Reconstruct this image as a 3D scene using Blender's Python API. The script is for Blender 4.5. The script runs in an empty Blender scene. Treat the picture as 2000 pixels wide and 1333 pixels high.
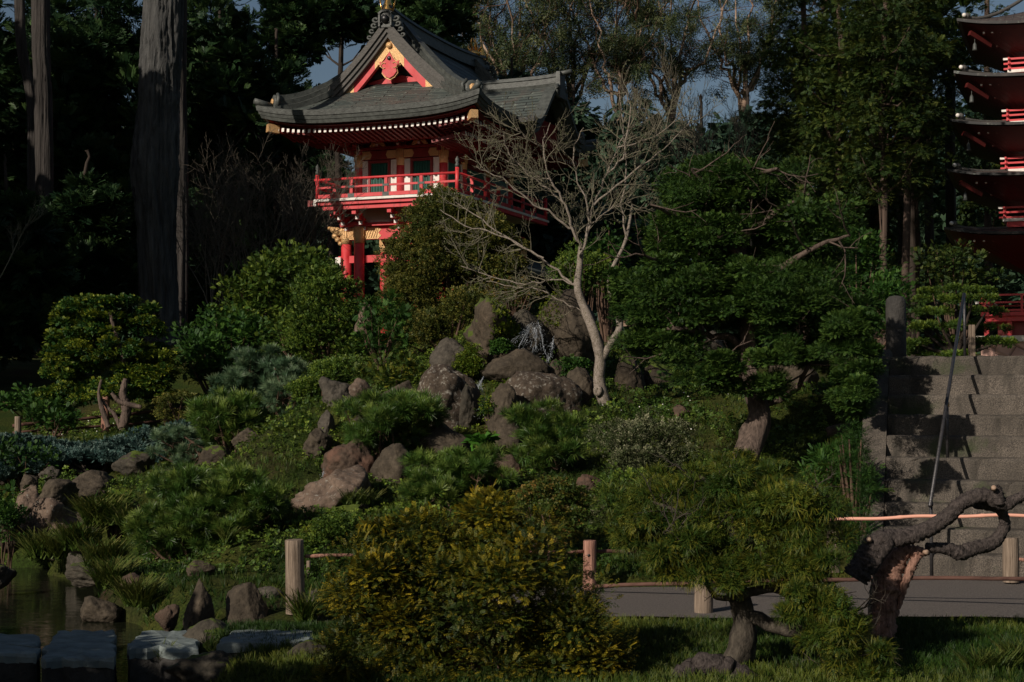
import bpy, bmesh, math, random
import numpy as np
from mathutils import Vector, Matrix, Euler
R = math.radians; PI = math.pi
random.seed(7); RNG = np.random.default_rng(7)
scene = bpy.context.scene
# ---------------- camera, sky, sun, exposure ----------------
CAMZ = 1.32; F = 3200.0; PITCH = math.atan(133/3200)
cam = bpy.data.objects.new('camera', bpy.data.cameras.new('camera')); scene.collection.objects.link(cam)
cam.data.sensor_width = 36; cam.data.lens = 36*F/2000; cam.data.clip_start = 0.1; cam.data.clip_end = 2000
cam.location = (0, 0, CAMZ); cam.rotation_euler = (PI/2+PITCH, 0, 0); scene.camera = cam
SUN_EL = R(28); SUN_AZ = R(41)       # sun stands behind and to the left of the camera
w = bpy.data.worlds.new('World'); scene.world = w; w.use_nodes = True
nt = w.node_tree; sky = nt.nodes.new('ShaderNodeTexSky'); sky.sky_type = 'NISHITA'; sky.sun_disc = False
sky.sun_elevation = SUN_EL; sky.sun_rotation = PI+SUN_AZ
nt.links.new(sky.outputs[0], nt.nodes['Background'].inputs[0]); nt.nodes['Background'].inputs[1].default_value = 0.05
sd = bpy.data.lights.new('sun', 'SUN'); sd.energy = 5.0; sd.angle = R(0.5); sd.color = (1, 0.89, 0.77)
so = bpy.data.objects.new('sun', sd); scene.collection.objects.link(so)
SDIR = Vector((-math.sin(SUN_AZ)*math.cos(SUN_EL), -math.cos(SUN_AZ)*math.cos(SUN_EL), math.sin(SUN_EL)))
so.rotation_euler = SDIR.to_track_quat('Z', 'Y').to_euler()
scene.view_settings.view_transform = 'Standard'; scene.view_settings.look = 'None'
scene.view_settings.exposure = -0.34; scene.view_settings.gamma = 1
scene.view_settings.use_curve_mapping = False
# ---------------- helpers ----------------
C = scene.collection
def at(px, py, d):
    a = (px-1000)/F; b = (666.5-py)/F
    fy = math.cos(PITCH)-b*math.sin(PITCH); fz = math.sin(PITCH)+b*math.cos(PITCH)
    return Vector((a*d/fy, d, CAMZ+fz*d/fy))
def tag(o, label=None, cat=None, group=None, kind=None):
    if label: o['label'] = label
    if cat: o['category'] = cat
    if group: o['group'] = group
    if kind: o['kind'] = kind
    return o
def thing(name, label, cat, loc=(0, 0, 0), rz=0, group=None):
    o = bpy.data.objects.new(name, None); C.objects.link(o); o.empty_display_size = .1
    o.location = loc; o.rotation_euler = (0, 0, rz); return tag(o, label, cat, group)
def link(name, me, mats, parent=None, world=False):
    o = bpy.data.objects.new(name, me); C.objects.link(o)
    for m in (mats if isinstance(mats, (list, tuple)) else [mats]): me.materials.append(m)
    if parent is not None:
        o.parent = parent
        if world:      # geometry given in world space: undo the parent's placement
            o.matrix_parent_inverse = (Matrix.Translation(parent.location) @ parent.rotation_euler.to_matrix().to_4x4()).inverted()
    return o
class MB:
    def __init__(s): s.v = []; s.f = []; s.mi = []; s.sm = []; s.cur = 0
    def add(s, vs, fs, smooth=False):
        b = len(s.v); s.v += [tuple(p) for p in vs]
        for f in fs: s.f.append(tuple(b+i for i in f)); s.mi.append(s.cur); s.sm.append(smooth)
    def box(s, x0, x1, y0, y1, z0, z1, tw=0, M=None):
        vs = [(x0, y0, z0), (x1, y0, z0), (x1, y1, z0), (x0, y1, z0), (x0+tw, y0+tw, z1), (x1-tw, y0+tw, z1), (x1-tw, y1-tw, z1), (x0+tw, y1-tw, z1)]
        if M: vs = [M @ Vector(p) for p in vs]
        s.add(vs, [(0, 3, 2, 1), (4, 5, 6, 7), (0, 1, 5, 4), (1, 2, 6, 5), (2, 3, 7, 6), (3, 0, 4, 7)])
    def beam(s, a, b, w, h, up=(0, 0, 1)):
        a = Vector(a); b = Vector(b); d = (b-a).normalized(); u = Vector(up); x = d.cross(u).normalized(); z = x.cross(d)
        vs = [p+x*i*w/2+z*j*h/2 for p in (a, b) for i, j in ((-1, -1), (1, -1), (1, 1), (-1, 1))]
        s.add(vs, [(0, 1, 2, 3), (7, 6, 5, 4), (0, 4, 5, 1), (1, 5, 6, 2), (2, 6, 7, 3), (3, 7, 4, 0)])
    def tube(s, pts, rad, k=6, cap=True):
        P = np.array([tuple(p) for p in pts], float); n = len(P)
        r = np.full(n, rad) if np.isscalar(rad) else np.array(rad, float)
        T = np.gradient(P, axis=0); T /= np.linalg.norm(T, axis=1)[:, None]+1e-9
        ref = np.array([0.31, 0.95, 0.05]) if abs(T[0, 2]) > .5 else np.array([0.02, 0.05, 1.0])
        A = np.cross(T, ref); A /= np.linalg.norm(A, axis=1)[:, None]+1e-9; B = np.cross(T, A)
        th = np.arange(k)*2*PI/k
        V = P[:, None]+r[:, None, None]*(np.cos(th)[None, :, None]*A[:, None]+np.sin(th)[None, :, None]*B[:, None])
        fs = [(i*k+j, i*k+(j+1) % k, (i+1)*k+(j+1) % k, (i+1)*k+j) for i in range(n-1) for j in range(k)]
        if cap: fs += [tuple(range(k))[::-1], tuple((n-1)*k+j for j in range(k))]
        s.add(V.reshape(-1, 3).tolist(), fs, True)
    def lathe(s, c, prof, k=12):
        s.tube([(c[0], c[1], c[2]+z) for r, z in prof], [r for r, z in prof], k)
    def prism(s, pts, y0, y1, fn=None):     # outline in x,z extruded along y
        n = len(pts); vs = [(x, y0, z) for x, z in pts]+[(x, y1, z) for x, z in pts]
        if fn: vs = [fn(p) for p in vs]
        s.add(vs, [tuple(range(n)), tuple(range(2*n-1, n-1, -1))]+[(i, n+i, n+(i+1) % n, (i+1) % n) for i in range(n)])
    def sheet(s, G, th, smooth=True):       # G[i][j] points, thickened downward
        n = len(G); m = len(G[0]); vs = [p for row in G for p in row]+[(p[0], p[1], p[2]-th) for row in G for p in row]; N = n*m
        fs = []
        for i in range(n-1):
            for j in range(m-1):
                a = i*m+j; fs.append((a, a+m, a+m+1, a+1)); fs.append((N+a, N+a+1, N+a+m+1, N+a+m))
        s.add(vs, fs, smooth)
        ed = [(i*m, (i+1)*m) for i in range(n-1)]+[((i+1)*m+m-1, i*m+m-1) for i in range(n-1)]+[(j+1, j) for j in range(m-1)]+[((n-1)*m+j, (n-1)*m+j+1) for j in range(m-1)]
        b = len(s.v)-2*N
        for p, q in ed: s.f.append((b+p, b+q, b+N+q, b+N+p)); s.mi.append(s.cur); s.sm.append(False)
    def build(s, name, mats, parent=None, world=False):
        me = bpy.data.meshes.new(name); me.from_pydata(s.v, [], s.f)
        me.polygons.foreach_set('material_index', s.mi); me.polygons.foreach_set('use_smooth', s.sm)
        bm = bmesh.new(); bm.from_mesh(me); bmesh.ops.recalc_face_normals(bm, faces=bm.faces); bm.to_mesh(me); bm.free()
        return link(name, me, mats, parent, world)
# numpy noise
def _h(i, j, k, sd):
    n = (i*374761393+j*668265263+k*2147483647+sd*974711) & 0x7fffffff
    n = ((n ^ (n >> 13))*1274126177) & 0x7fffffff
    return ((n ^ (n >> 16)) & 0xffff)/65535.0
def vnoise(P, sd=0):
    P = np.asarray(P, float); I = np.floor(P).astype(np.int64); f = P-I; f = f*f*(3-2*f); o = 0
    for a in (0, 1):
        for b in (0, 1):
            for c in (0, 1):
                wt = (f[..., 0] if a else 1-f[..., 0])*(f[..., 1] if b else 1-f[..., 1])*(f[..., 2] if c else 1-f[..., 2])
                o = o+wt*_h(I[..., 0]+a, I[..., 1]+b, I[..., 2]+c, sd)
    return o*2-1
def fbm(P, sd=0, oc=4):
    o = 0; a = .5
    for i in range(oc): o = o+a*vnoise(P*2**i, sd+i); a *= .5
    return o
def quadmesh(name, V, Q, mats, parent=None, attrs=None, smooth=False, world=False, Nrm=None):
    me = bpy.data.meshes.new(name); V = np.asarray(V, np.float32); Q = np.asarray(Q, np.int32)
    me.vertices.add(len(V)); me.vertices.foreach_set('co', V.ravel())
    me.loops.add(Q.size); me.loops.foreach_set('vertex_index', Q.ravel())
    me.polygons.add(len(Q)); me.polygons.foreach_set('loop_start', np.arange(0, Q.size, 4, dtype=np.int32))
    me.polygons.foreach_set('use_smooth', np.full(len(Q), smooth))
    me.update(calc_edges=True)
    for k, a in (attrs or {}).items():
        at_ = me.attributes.new(k, 'FLOAT', 'POINT'); at_.data.foreach_set('value', np.asarray(a, np.float32))
    return link(name, me, mats, parent, world)
# ---------------- materials ----------------
def nodes(name):
    m = bpy.data.materials.new(name); m.use_nodes = True; t = m.node_tree
    return m, t, t.nodes['Principled BSDF'], lambda k: t.nodes.new('ShaderNode'+k), t.links.new
def mixc(n, l, fac, a, b, blend='MIX'):
    x = n('Mix'); x.data_type = 'RGBA'; x.blend_type = blend
    for s, v in ((0, fac), (6, a), (7, b)):
        if isinstance(v, (tuple, list)): x.inputs[s].default_value = (*v, 1)
        elif isinstance(v, (int, float)): x.inputs[s].default_value = v
        else: l(v, x.inputs[s])
    return x.outputs[2]
def ramp(n, l, src, a, b, c0=0, c1=1):
    r = n('MapRange'); r.inputs[1].default_value = a; r.inputs[2].default_value = b; r.inputs[3].default_value = c0; r.inputs[4].default_value = c1
    l(src, r.inputs[0]); return r.outputs[0]
def tex(n, l, scale, detail=4, stretch=None, rough=.55, kind='Noise'):
    tc = n('TexCoord'); x = n('Tex'+kind); x.inputs['Scale'].default_value = scale
    if kind == 'Noise': x.inputs['Detail'].default_value = detail; x.inputs['Roughness'].default_value = rough
    mp = n('Mapping'); mp.inputs['Scale'].default_value = stretch or (1, 1, 1)
    l(tc.outputs['Object'], mp.inputs[0]); l(mp.outputs[0], x.inputs['Vector']); return x.outputs[0]
def leafmat(name, dark, light, tip=None, rough=.55, trans=.15, spec=.25, patch=1.2):
    m, t, b, n, l = nodes(name)
    v = n('Attribute'); v.attribute_name = 'v'; tt = n('Attribute'); tt.attribute_name = 't'
    nz = tex(n, l, patch, 3)
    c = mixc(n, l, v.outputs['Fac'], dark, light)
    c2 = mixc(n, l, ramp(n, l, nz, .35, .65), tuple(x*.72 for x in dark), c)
    if tip:
        f = n('Math'); f.operation = 'MULTIPLY'; l(tt.outputs['Fac'], f.inputs[0]); l(ramp(n, l, v.outputs['Fac'], .35, 1.0), f.inputs[1])
        c2 = mixc(n, l, f.outputs[0], c2, tip)
    l(c2, b.inputs['Base Color']); b.inputs['Roughness'].default_value = rough; b.inputs['Specular IOR Level'].default_value = spec
    tr = n('BsdfTranslucent'); l(c2, tr.inputs[0]); mx = n('MixShader'); mx.inputs[0].default_value = trans
    l(b.outputs[0], mx.inputs[1]); l(tr.outputs[0], mx.inputs[2]); l(mx.outputs[0], t.nodes['Material Output'].inputs[0])
    return m
def flat(name, col, rough=.5, var=.25, scale=6, bump=.0, col2=None, stretch=None, metal=0, spec=.5, bscale=None):
    m, t, b, n, l = nodes(name); nz = tex(n, l, scale, 6, stretch)
    c = mixc(n, l, ramp(n, l, nz, .3, .7), tuple(x*(1-var) for x in col), col2 or tuple(min(1, x*(1+var)) for x in col))
    l(c, b.inputs['Base Color']); b.inputs['Roughness'].default_value = rough; b.inputs['Metallic'].default_value = metal
    b.inputs['Specular IOR Level'].default_value = spec
    if bump:
        bp = n('Bump'); bp.inputs['Strength'].default_value = bump; bp.inputs['Distance'].default_value = .02
        l(tex(n, l, bscale or scale*3, 8, stretch), bp.inputs['Height']); l(bp.outputs[0], b.inputs['Normal'])
    return m
def rockmat(name, c1, c2, moss=0.0, lichen=0.0, red=None, mosscol=(.06, .085, .012)):
    m, t, b, n, l = nodes(name)
    g = n('ObjectInfo'); off = n('VectorMath'); off.operation = 'ADD'; tc = n('TexCoord'); l(tc.outputs['Object'], off.inputs[0]); l(g.outputs['Location'], off.inputs[1])
    def tx(s, d=8, k='Noise'):
        x = n('Tex'+k); x.inputs['Scale'].default_value = s; l(off.outputs[0], x.inputs['Vector'])
        if k == 'Noise': x.inputs['Detail'].default_value = d; x.inputs['Roughness'].default_value = .65
        return x.outputs[0]
    c = mixc(n, l, ramp(n, l, tx(5), .35, .65), c1, c2)
    c = mixc(n, l, ramp(n, l, tx(26), .3, .75), c, tuple(x*.5 for x in c1))
    if red: c = mixc(n, l, ramp(n, l, tx(3.1, 5), .5, .62), c, red)
    if lichen:
        c = mixc(n, l, ramp(n, l, tx(24, 12), .60-lichen*.08, .70-lichen*.06), c, (.27, .25, .21))
    if moss:
        geo = n('NewGeometry'); sp = n('SeparateXYZ'); l(geo.outputs['Normal'], sp.inputs[0])
        ad = n('Math'); ad.operation = 'ADD'; l(sp.outputs[2], ad.inputs[0]); l(ramp(n, l, tx(4.2, 6), .3, .7, -.5, .5), ad.inputs[1])
        f = ramp(n, l, ad.outputs[0], 1.15-moss, 1.3-moss)
        mc = mixc(n, l, tx(40), tuple(x*.4 for x in mosscol), tuple(x*1.7 for x in mosscol)); c = mixc(n, l, f, c, mc)
    l(c, b.inputs['Base Color']); b.inputs['Roughness'].default_value = .85; b.inputs['Specular IOR Level'].default_value = .25
    bp = n('Bump'); bp.inputs['Strength'].default_value = .9; bp.inputs['Distance'].default_value = .025; l(tx(14, 12), bp.inputs['Height'])
    l(bp.outputs[0], b.inputs['Normal']); return m
def barkmat(name, c1, c2, scale=8, st=(1, 1, .15), bump=.8, dist=.03, spots=None):
    m, t, b, n, l = nodes(name); nz = tex(n, l, scale, 8, st, .65)
    c = mixc(n, l, ramp(n, l, nz, .32, .68), c1, c2)
    if spots: c = mixc(n, l, ramp(n, l, tex(n, l, scale*3, 6), .52, .6), c, spots)
    l(c, b.inputs['Base Color']); b.inputs['Roughness'].default_value = .85; b.inputs['Specular IOR Level'].default_value = .2
    bp = n('Bump'); bp.inputs['Strength'].default_value = bump; bp.inputs['Distance'].default_value = dist
    l(nz, bp.inputs['Height']); l(bp.outputs[0], b.inputs['Normal']); return m
L = dict(
 gold=leafmat('golden_cypress_leaf', (.022, .042, .006), (.10, .12, .011), (.42, .29, .013), patch=3),
 thread=leafmat('thread_cypress_leaf', (0.032, 0.073, 0.010), (0.114, 0.146, 0.017), (0.244, 0.206, 0.019), patch=2.5),
 hinoki=leafmat('hinoki_leaf', (0.022, 0.059, 0.010), (0.065, 0.124, 0.020), (0.103, 0.164, 0.025)),
 olive=leafmat('olive_clipped_leaf', (0.046, 0.065, 0.012), (0.134, 0.142, 0.023), (0.230, 0.183, 0.038), patch=3),
 bush=leafmat('bush_leaf', (0.042, 0.088, 0.013), (0.114, 0.185, 0.024), (0.228, 0.284, 0.033), patch=2),
 dkbush=leafmat('dark_bush_leaf', (0.021, 0.065, 0.011), (0.060, 0.146, 0.022), (0.107, 0.201, 0.027)),
 pine=leafmat('pine_needle', (0.044, 0.103, 0.016), (0.135, 0.229, 0.041), (0.244, 0.298, 0.057), rough=.4, spec=.4),
 bluepine=leafmat('grey_pine_needle', (0.050, 0.107, 0.050), (0.151, 0.232, 0.126), (0.235, 0.303, 0.151), rough=.4, spec=.4),
 blue=leafmat('blue_juniper_leaf', (0.036, 0.084, 0.072), (0.120, 0.204, 0.180), (0.192, 0.264, 0.216)),
 yel=leafmat('yellow_tip_leaf', (0.016, 0.060, 0.010), (0.070, 0.146, 0.017), (0.331, 0.343, 0.024), patch=2),
 red=leafmat('reddish_shrub_leaf', (0.043, 0.076, 0.012), (0.144, 0.168, 0.022), (0.317, 0.137, 0.043), patch=5),
 grey=leafmat('grey_shrub_leaf', (0.049, 0.069, 0.023), (0.162, 0.172, 0.082), (0.356, 0.343, 0.211)),
 dark=leafmat('dark_conifer_leaf', (0.013, 0.040, 0.015), (0.044, 0.092, 0.026), (0.077, 0.132, 0.035), patch=.3),
 redwood=leafmat('redwood_leaf', (0.020, 0.046, 0.009), (0.073, 0.106, 0.018), (0.135, 0.143, 0.026), patch=.35),
 euca=leafmat('eucalyptus_leaf', (0.033, 0.058, 0.024), (0.099, 0.128, 0.050), (0.165, 0.163, 0.055), patch=.4, rough=.45),
 weep=leafmat('drooping_conifer_leaf', (0.022, 0.053, 0.032), (0.064, 0.114, 0.064), (0.108, 0.172, 0.090), patch=.5),
 fern=leafmat('fern_leaf', (.02, .06, .008), (.06, .13, .015), (.14, .14, .02)),
 broad=leafmat('broad_leaf', (.03, .10, .01), (.07, .20, .02), (.10, .26, .03)),
 grass=leafmat('grass_blade', (.018, .048, .006), (.05, .10, .011), (.14, .15, .025), patch=1.5),
 tuft=leafmat('tuft_blade', (.03, .07, .008), (.10, .15, .02), (.20, .18, .05)),
 moss=leafmat('moss_leaf', (0.058, 0.107, 0.008), (0.144, 0.198, 0.014), (0.230, 0.214, 0.020), patch=6),
 lichen=leafmat('lichen_tuft', (.10, .11, .05), (.20, .21, .11), (.26, .26, .14)),
)
K = dict(
 brown=barkmat('brown_bark', (.05, .032, .022), (.16, .10, .07), 12),
 dark=barkmat('dark_bark', (.02, .016, .013), (.06, .045, .035), 8),
 gnarled=barkmat('dark_gnarled_bark', (.02, .017, .014), (.10, .085, .065), 26, (1, 1, .5), 1, .02),
 hinoki=barkmat('stringy_red_bark', (.04, .03, .024), (.17, .125, .10), 40, (1, 1, .08)),
 maple=barkmat('pale_lichened_bark', (.14, .115, .095), (.31, .265, .225), 32, (1, 1, .6), .6, .012, spots=(.10, .09, .055)),
 twigdark=barkmat('brown_grey_twig', (.07, .06, .048), (.14, .12, .09), 10, (1, 1, 1), .2),
 twig=barkmat('grey_twig', (.11, .10, .07), (.21, .19, .135), 10, (1, 1, 1), .2),
 bigtrunk=barkmat('grey_fluted_bark', (.022, .023, .023), (.115, .115, .11), 9, (1, 1, .06), 1, .12),
 euca=barkmat('pale_peeling_bark', (.16, .10, .07), (.42, .31, .23), 2.2, (1, 1, .35), .3),
 thintrunk=barkmat('shade_dimmed_grey_bark', (.02, .018, .016), (.075, .066, .06), 9, (1, 1, .08), 1, .08),  # bark colour darkened to put the thin left trunks in shade
 redwood=barkmat('redwood_bark', (.04, .028, .022), (.13, .09, .07), 6, (1, 1, .08), 1, .05),
 drift=barkmat('grey_deadwood', (.022, .018, .017), (.12, .098, .088), 48, (1, 1, .7), 1, .03),
 raw=barkmat('raw_reddish_wood', (.10, .05, .036), (.40, .23, .17), 60, (1, 1, .10), .9, .015),
 post=barkmat('weathered_post_wood', (.09, .065, .045), (.34, .265, .20), 70, (1, 1, .05), .9, .012),
 postred=barkmat('reddish_post_wood', (.14, .065, .045), (.48, .26, .19), 60, (1, 1, .07), .9, .012),
 rail=barkmat('dark_rail_wood', (.05, .025, .02), (.15, .08, .06), 14, (.15, 1, 1), .5, .006),
)
M = dict(
 redp=flat('red_lacquer', (.60, .028, .032), .42, .18, 4, .05),
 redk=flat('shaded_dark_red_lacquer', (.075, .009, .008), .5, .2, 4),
 redd=flat('shade_darkened_red_lacquer', (.21, .016, .015), .5, .2, 4),  # shade on soffits and recessed parts is darkened into this red
 white=flat('white_paint', (.80, .76, .70), .5, .06, 5),
 gold=flat('gold_leaf_metal', (.72, .44, .20), .4, .18, 60, .5, metal=.35),
 goldfin=flat('bright_gold', (.9, .5, .15), .25, .1, 5, metal=.9),
 green=flat('green_slats', (.012, .12, .085), .45, .25, 10),
 bronze=flat('weathered_bronze', (.068, .074, .067), .55, .4, 9, .4),
 board=flat('weathered_board', (.085, .08, .072), .7, .35, 12, .6, stretch=(1, 1, 3)),
 cream=flat('cream_plaster', (.62, .56, .47), .7, .1, 3),
 black=flat('black_lacquer', (.012, .012, .012), .4, .2, 5),
 asphalt=flat('asphalt', (.15, .132, .118), .9, .38, 70, .9, bscale=160, spec=.2),
 steel=flat('dark_steel', (.05, .048, .05), .4, .3, 30, .2, metal=.4),
 brass=flat('brass_joint', (.35, .22, .10), .4, .2, 10, metal=.7),
 slab=flat('blue_grey_slab', (.16, .19, .182), .65, .45, 7, .6, bscale=20),
 slabside=flat('damp_and_shaded_stone', (.035, .032, .028), .8, .4, 10, .7),
 bamboo=flat('pink_bamboo', (.72, .36, .26), .4, .18, 8, .1, stretch=(.2, 1, 1)),
 cut=flat('cut_wood_face', (.34, .23, .16), .6, .2, 18, .2),
 daisy=flat('white_petal', (.8, .8, .72), .6, .05, 3),
)

def stepmat():
    m, t, b, n, l = nodes('worn_aggregate_concrete')
    c = mixc(n, l, ramp(n, l, tex(n, l, 2.3, 8), .35, .65), (.10, .086, .068), (.215, .182, .148))
    c = mixc(n, l, ramp(n, l, tex(n, l, 7, 8, (1, 1, .25)), .5, .68), c, (.055, .05, .038))       # run-off stains
    c = mixc(n, l, ramp(n, l, tex(n, l, 120, 3), .35, .7), tuple(x for x in (.05, .045, .04)), c)   # aggregate speckle
    c = mixc(n, l, ramp(n, l, tex(n, l, 1.7, 6), .58, .68), c, (.05, .065, .03))                      # thin algae
    l(c, b.inputs['Base Color']); b.inputs['Roughness'].default_value = .9; b.inputs['Specular IOR Level'].default_value = .15
    bp = n('Bump'); bp.inputs['Strength'].default_value = .9; bp.inputs['Distance'].default_value = .012; l(tex(n, l, 70, 8), bp.inputs['Height']); l(bp.outputs[0], b.inputs['Normal']); return m
def faded(name, c, dirt, k=.5):
    """paint with fading and grime"""
    m, t, b, n, l = nodes(name)
    x = mixc(n, l, ramp(n, l, tex(n, l, 3, 7), .35, .7), c, tuple(min(1, v*1.15+.03) for v in c)); x = mixc(n, l, ramp(n, l, tex(n, l, 11, 8, (1, 1, .35)), .55, .75, 0, k), x, dirt)
    l(x, b.inputs['Base Color']); b.inputs['Roughness'].default_value = .5; l(ramp(n, l, tex(n, l, 6, 5), .3, .7, .4, .65), b.inputs['Roughness']); return m
M['redp'] = faded('faded_red_lacquer', (.56, .028, .034), (.16, .02, .02)); M['white'] = faded('dirty_white_paint', (.74, .69, .63), (.36, .31, .26))
# ---------------- sprig templates: x = growth axis, z = surface normal; every face is a quad ----------------
def T_from(leaves):
    V = []; Q = []; t = []
    for a, d, ln, wd, dz in leaves:     # base point, direction(2d or 3d), length, width, droop
        a = np.array(a, float); d = np.array(d, float); d /= np.linalg.norm(d)
        s = np.cross(d, (0, 0, 1.0)); nn = np.linalg.norm(s); s = s/nn if nn > .1 else np.array([0, 1.0, 0])
        b = len(V); tip = a+d*ln-np.array([0, 0, dz]); mid = a+d*ln*.5-np.array([0, 0, dz*.3])
        V += [a, mid+s*wd/2, tip, mid-s*wd/2]; Q.append((b, b+1, b+2, b+3)); t += [a[0]*.6, .6*mid[0]+.1, min(1, tip[0]+.15), .6*mid[0]+.1]
    return np.array(V), np.array(Q), np.clip(np.array(t), 0, 1)
def mk_fan(n=6, seed=1, w=.16):
    r = random.Random(seed); lv = [((0, 0, 0), (1, 0, 0), 1.0, .09, .12)]
    for i in range(n):
        x = .12+.8*i/n; ln = (.55-.4*abs(x-.35))*r.uniform(.8, 1.15)
        for s in (-1, 1): lv.append(((x, 0, -.1*x*x), (1, s*r.uniform(.7, 1.1), r.uniform(-.1, .15)), ln, w, .08))
    return T_from(lv)
def mk_needles(n=16, seed=2, w=.075, spread=1.0):
    r = random.Random(seed); lv = []
    for i in range(n):
        a = i*2.4; s = spread*math.sqrt((i+.5)/n); d = (1, s*math.cos(a), s*math.sin(a))
        lv.append(((r.uniform(0, .25), 0, 0), d, r.uniform(.7, 1), w, r.uniform(0, .06)))
    return T_from(lv)
def mk_leaves(n=7, seed=3, w=.32, ln=.5):
    r = random.Random(seed); lv = []
    for i in range(n):
        a = i*2.4; lv.append(((i/n*.75, 0, 0), (r.uniform(.4, .9), math.cos(a), math.sin(a)*.8), ln*r.uniform(.8, 1.2), w, .05))
    return T_from(lv)
def mk_strand(n=5, seed=4, w=.035, spread=.35, droop=.5, seg=4):
    r = random.Random(seed); V = []; Q = []; t = []
    for i in range(n):
        a = r.uniform(-1, 1)*spread; b0 = r.uniform(-.5, 1)*spread; ln = r.uniform(.65, 1); b = len(V)
        for j in range(seg):
            u = j/(seg-1)*ln; ww = w*(1-.7*j/(seg-1)); p = np.array([u*math.cos(a), u*math.sin(a), b0*u-droop*u*u])
            V += [p+(0, ww/2, 0), p-(0, ww/2, 0)]; t += [u, u]
        for j in range(seg-1): Q.append((b+2*j, b+2*j+1, b+2*j+3, b+2*j+2))
    return np.array(V), np.array(Q), np.clip(np.array(t), 0, 1)
def mk_plume(n=9, seed=15, w=.075, droop=.35):
    r = random.Random(seed); V0, Q0, t0 = mk_strand(1, seed, .035, 0, droop, 5); lv = []
    for i in range(n):
        x = .1+.86*i/n; z = -droop*x*x*.85; ln = (.34-.2*x)*r.uniform(.8, 1.2)
        for s in (-1, 1): lv.append(((x, 0, z), (1, s*r.uniform(.6, 1.0), -.35), ln, w, .05))
    V, Q, t = T_from(lv); return np.vstack([V0, V]), np.vstack([Q0, Q+len(V0)]), np.concatenate([t0, t])
def mk_frond(n=13, seed=5):
    r = random.Random(seed); V0, Q0, t0 = mk_strand(1, seed, .02, 0, .45, 6); lv = []
    for i in range(n):
        x = .08+.88*i/n; z = -.45*x*x; ln = .24*math.sin(PI*min(1, x*.85+.12))+.03
        for s in (-1, 1): lv.append(((x, 0, z), (.35, s, -.15), ln, .055, .02))
    V, Q, t = T_from(lv); return np.vstack([V0, V]), np.vstack([Q0, Q+len(V0)]), np.concatenate([t0, t])
TP = dict(fan=mk_fan(), fan5=mk_fan(4, 7, .3), fanfine=mk_fan(8, 6, .12), needles=mk_needles(), needlesfine=mk_needles(20, 8, .06, 1.3), leaves=mk_leaves(), leaves2=mk_leaves(6, 9, .4, .55),
          strand=mk_strand(7, 4, .04, .6, .55), hang=mk_strand(6, 14, .05, .25, .2, 3), frond=mk_frond(), grass=mk_strand(6, 11, .05, .6, .5, 4), blade=mk_strand(3, 12, .09, .6, .3, 3),
          hanglf=mk_leaves(9, 19, .09, .5), plume=mk_plume(), plume2=mk_plume(7, 16, .09, .2), bit=mk_fan(3, 23, .2), bit2=mk_plume(3, 24, .13, .25), wisp=mk_strand(3, 25, .07, .5, .4, 3))
def unit(a): return a/(np.linalg.norm(a, axis=-1, keepdims=True)+1e-9)
def inst(tp, pos, ax, nr, sc, v):
    V, Q, t = TP[tp]; N = len(pos); a = unit(ax); b = unit(np.cross(nr, a)); n = np.cross(a, b)
    W = pos[:, None]+sc[:, None, None]*(V[None, :, 0:1]*a[:, None]+V[None, :, 1:2]*b[:, None]+V[None, :, 2:3]*n[:, None])
    return W.reshape(-1, 3), (Q[None]+np.arange(N)[:, None, None]*len(V)).reshape(-1, 4), np.tile(t, N), np.repeat(v, len(V))
def merge(parts):
    Vs, Qs, ts, vs = [], [], [], []; o = 0
    for V, Q, t, v in parts: Vs.append(V); Qs.append(Q+o); ts.append(t); vs.append(v); o += len(V)
    return np.vstack(Vs), np.vstack(Qs), np.concatenate(ts), np.concatenate(vs)
def leafobj(name, data, mat, parent, world=True):
    V, Q, t, v = data; return quadmesh(name, V, Q, mat, parent, dict(t=t, v=v), world=world)
def rdir(n): return unit(RNG.normal(size=(n, 3)))
def clumps(cs, rs, per, tp, size, upb=.4, flatz=.7, droop=0, top=-.35, inner=.2, out=1.0, jit=.45, fill=.3):
    """cs: clump centres, rs: radii; sprigs on and inside each clump, growing outward"""
    out_ = []; tps = tp if isinstance(tp, (list, tuple)) else [tp]
    for c, r in zip(cs, rs):
        n = int(per*RNG.uniform(.8, 1.2)); d = rdir(int(n*1.7)); d = d[d[:, 2] > top][:n]; n = len(d)
        rad = r*np.where(RNG.random(n) < inner, RNG.uniform(.35, .8, n), RNG.uniform(.82, 1.1, n))
        p = c+d*rad[:, None]*np.array([1, 1, flatz])
        ax = d*out+rdir(n)*jit+np.array([0, 0, upb-droop]); nr = d*.5+np.array([0, 0, 1.0])+rdir(n)*.35
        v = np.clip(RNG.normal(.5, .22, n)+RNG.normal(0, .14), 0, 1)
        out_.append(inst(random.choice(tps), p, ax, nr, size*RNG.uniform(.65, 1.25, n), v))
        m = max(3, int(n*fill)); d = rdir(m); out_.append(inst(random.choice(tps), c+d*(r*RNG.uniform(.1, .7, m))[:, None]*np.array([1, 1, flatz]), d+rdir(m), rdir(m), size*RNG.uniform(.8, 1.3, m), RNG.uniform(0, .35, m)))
    return merge(out_)
def ellclumps(c, rad, n, rc, zmin=-.6, hollow=.45, seed=None):
    """clump centres spread through an ellipsoid, spaced apart"""
    P = []; c = np.array(c, float); rad = np.array(rad, float); tries = 0
    while len(P) < n and tries < n*60:
        tries += 1; d = rdir(1)[0]
        if d[2] < zmin: continue
        q = d*(random.uniform(hollow, 1))*rad; k = .62 if tries < n*30 else .4
        if all(np.linalg.norm(q-o) > rc*k for o in P): P.append(q)
    return [c+q for q in P]
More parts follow.
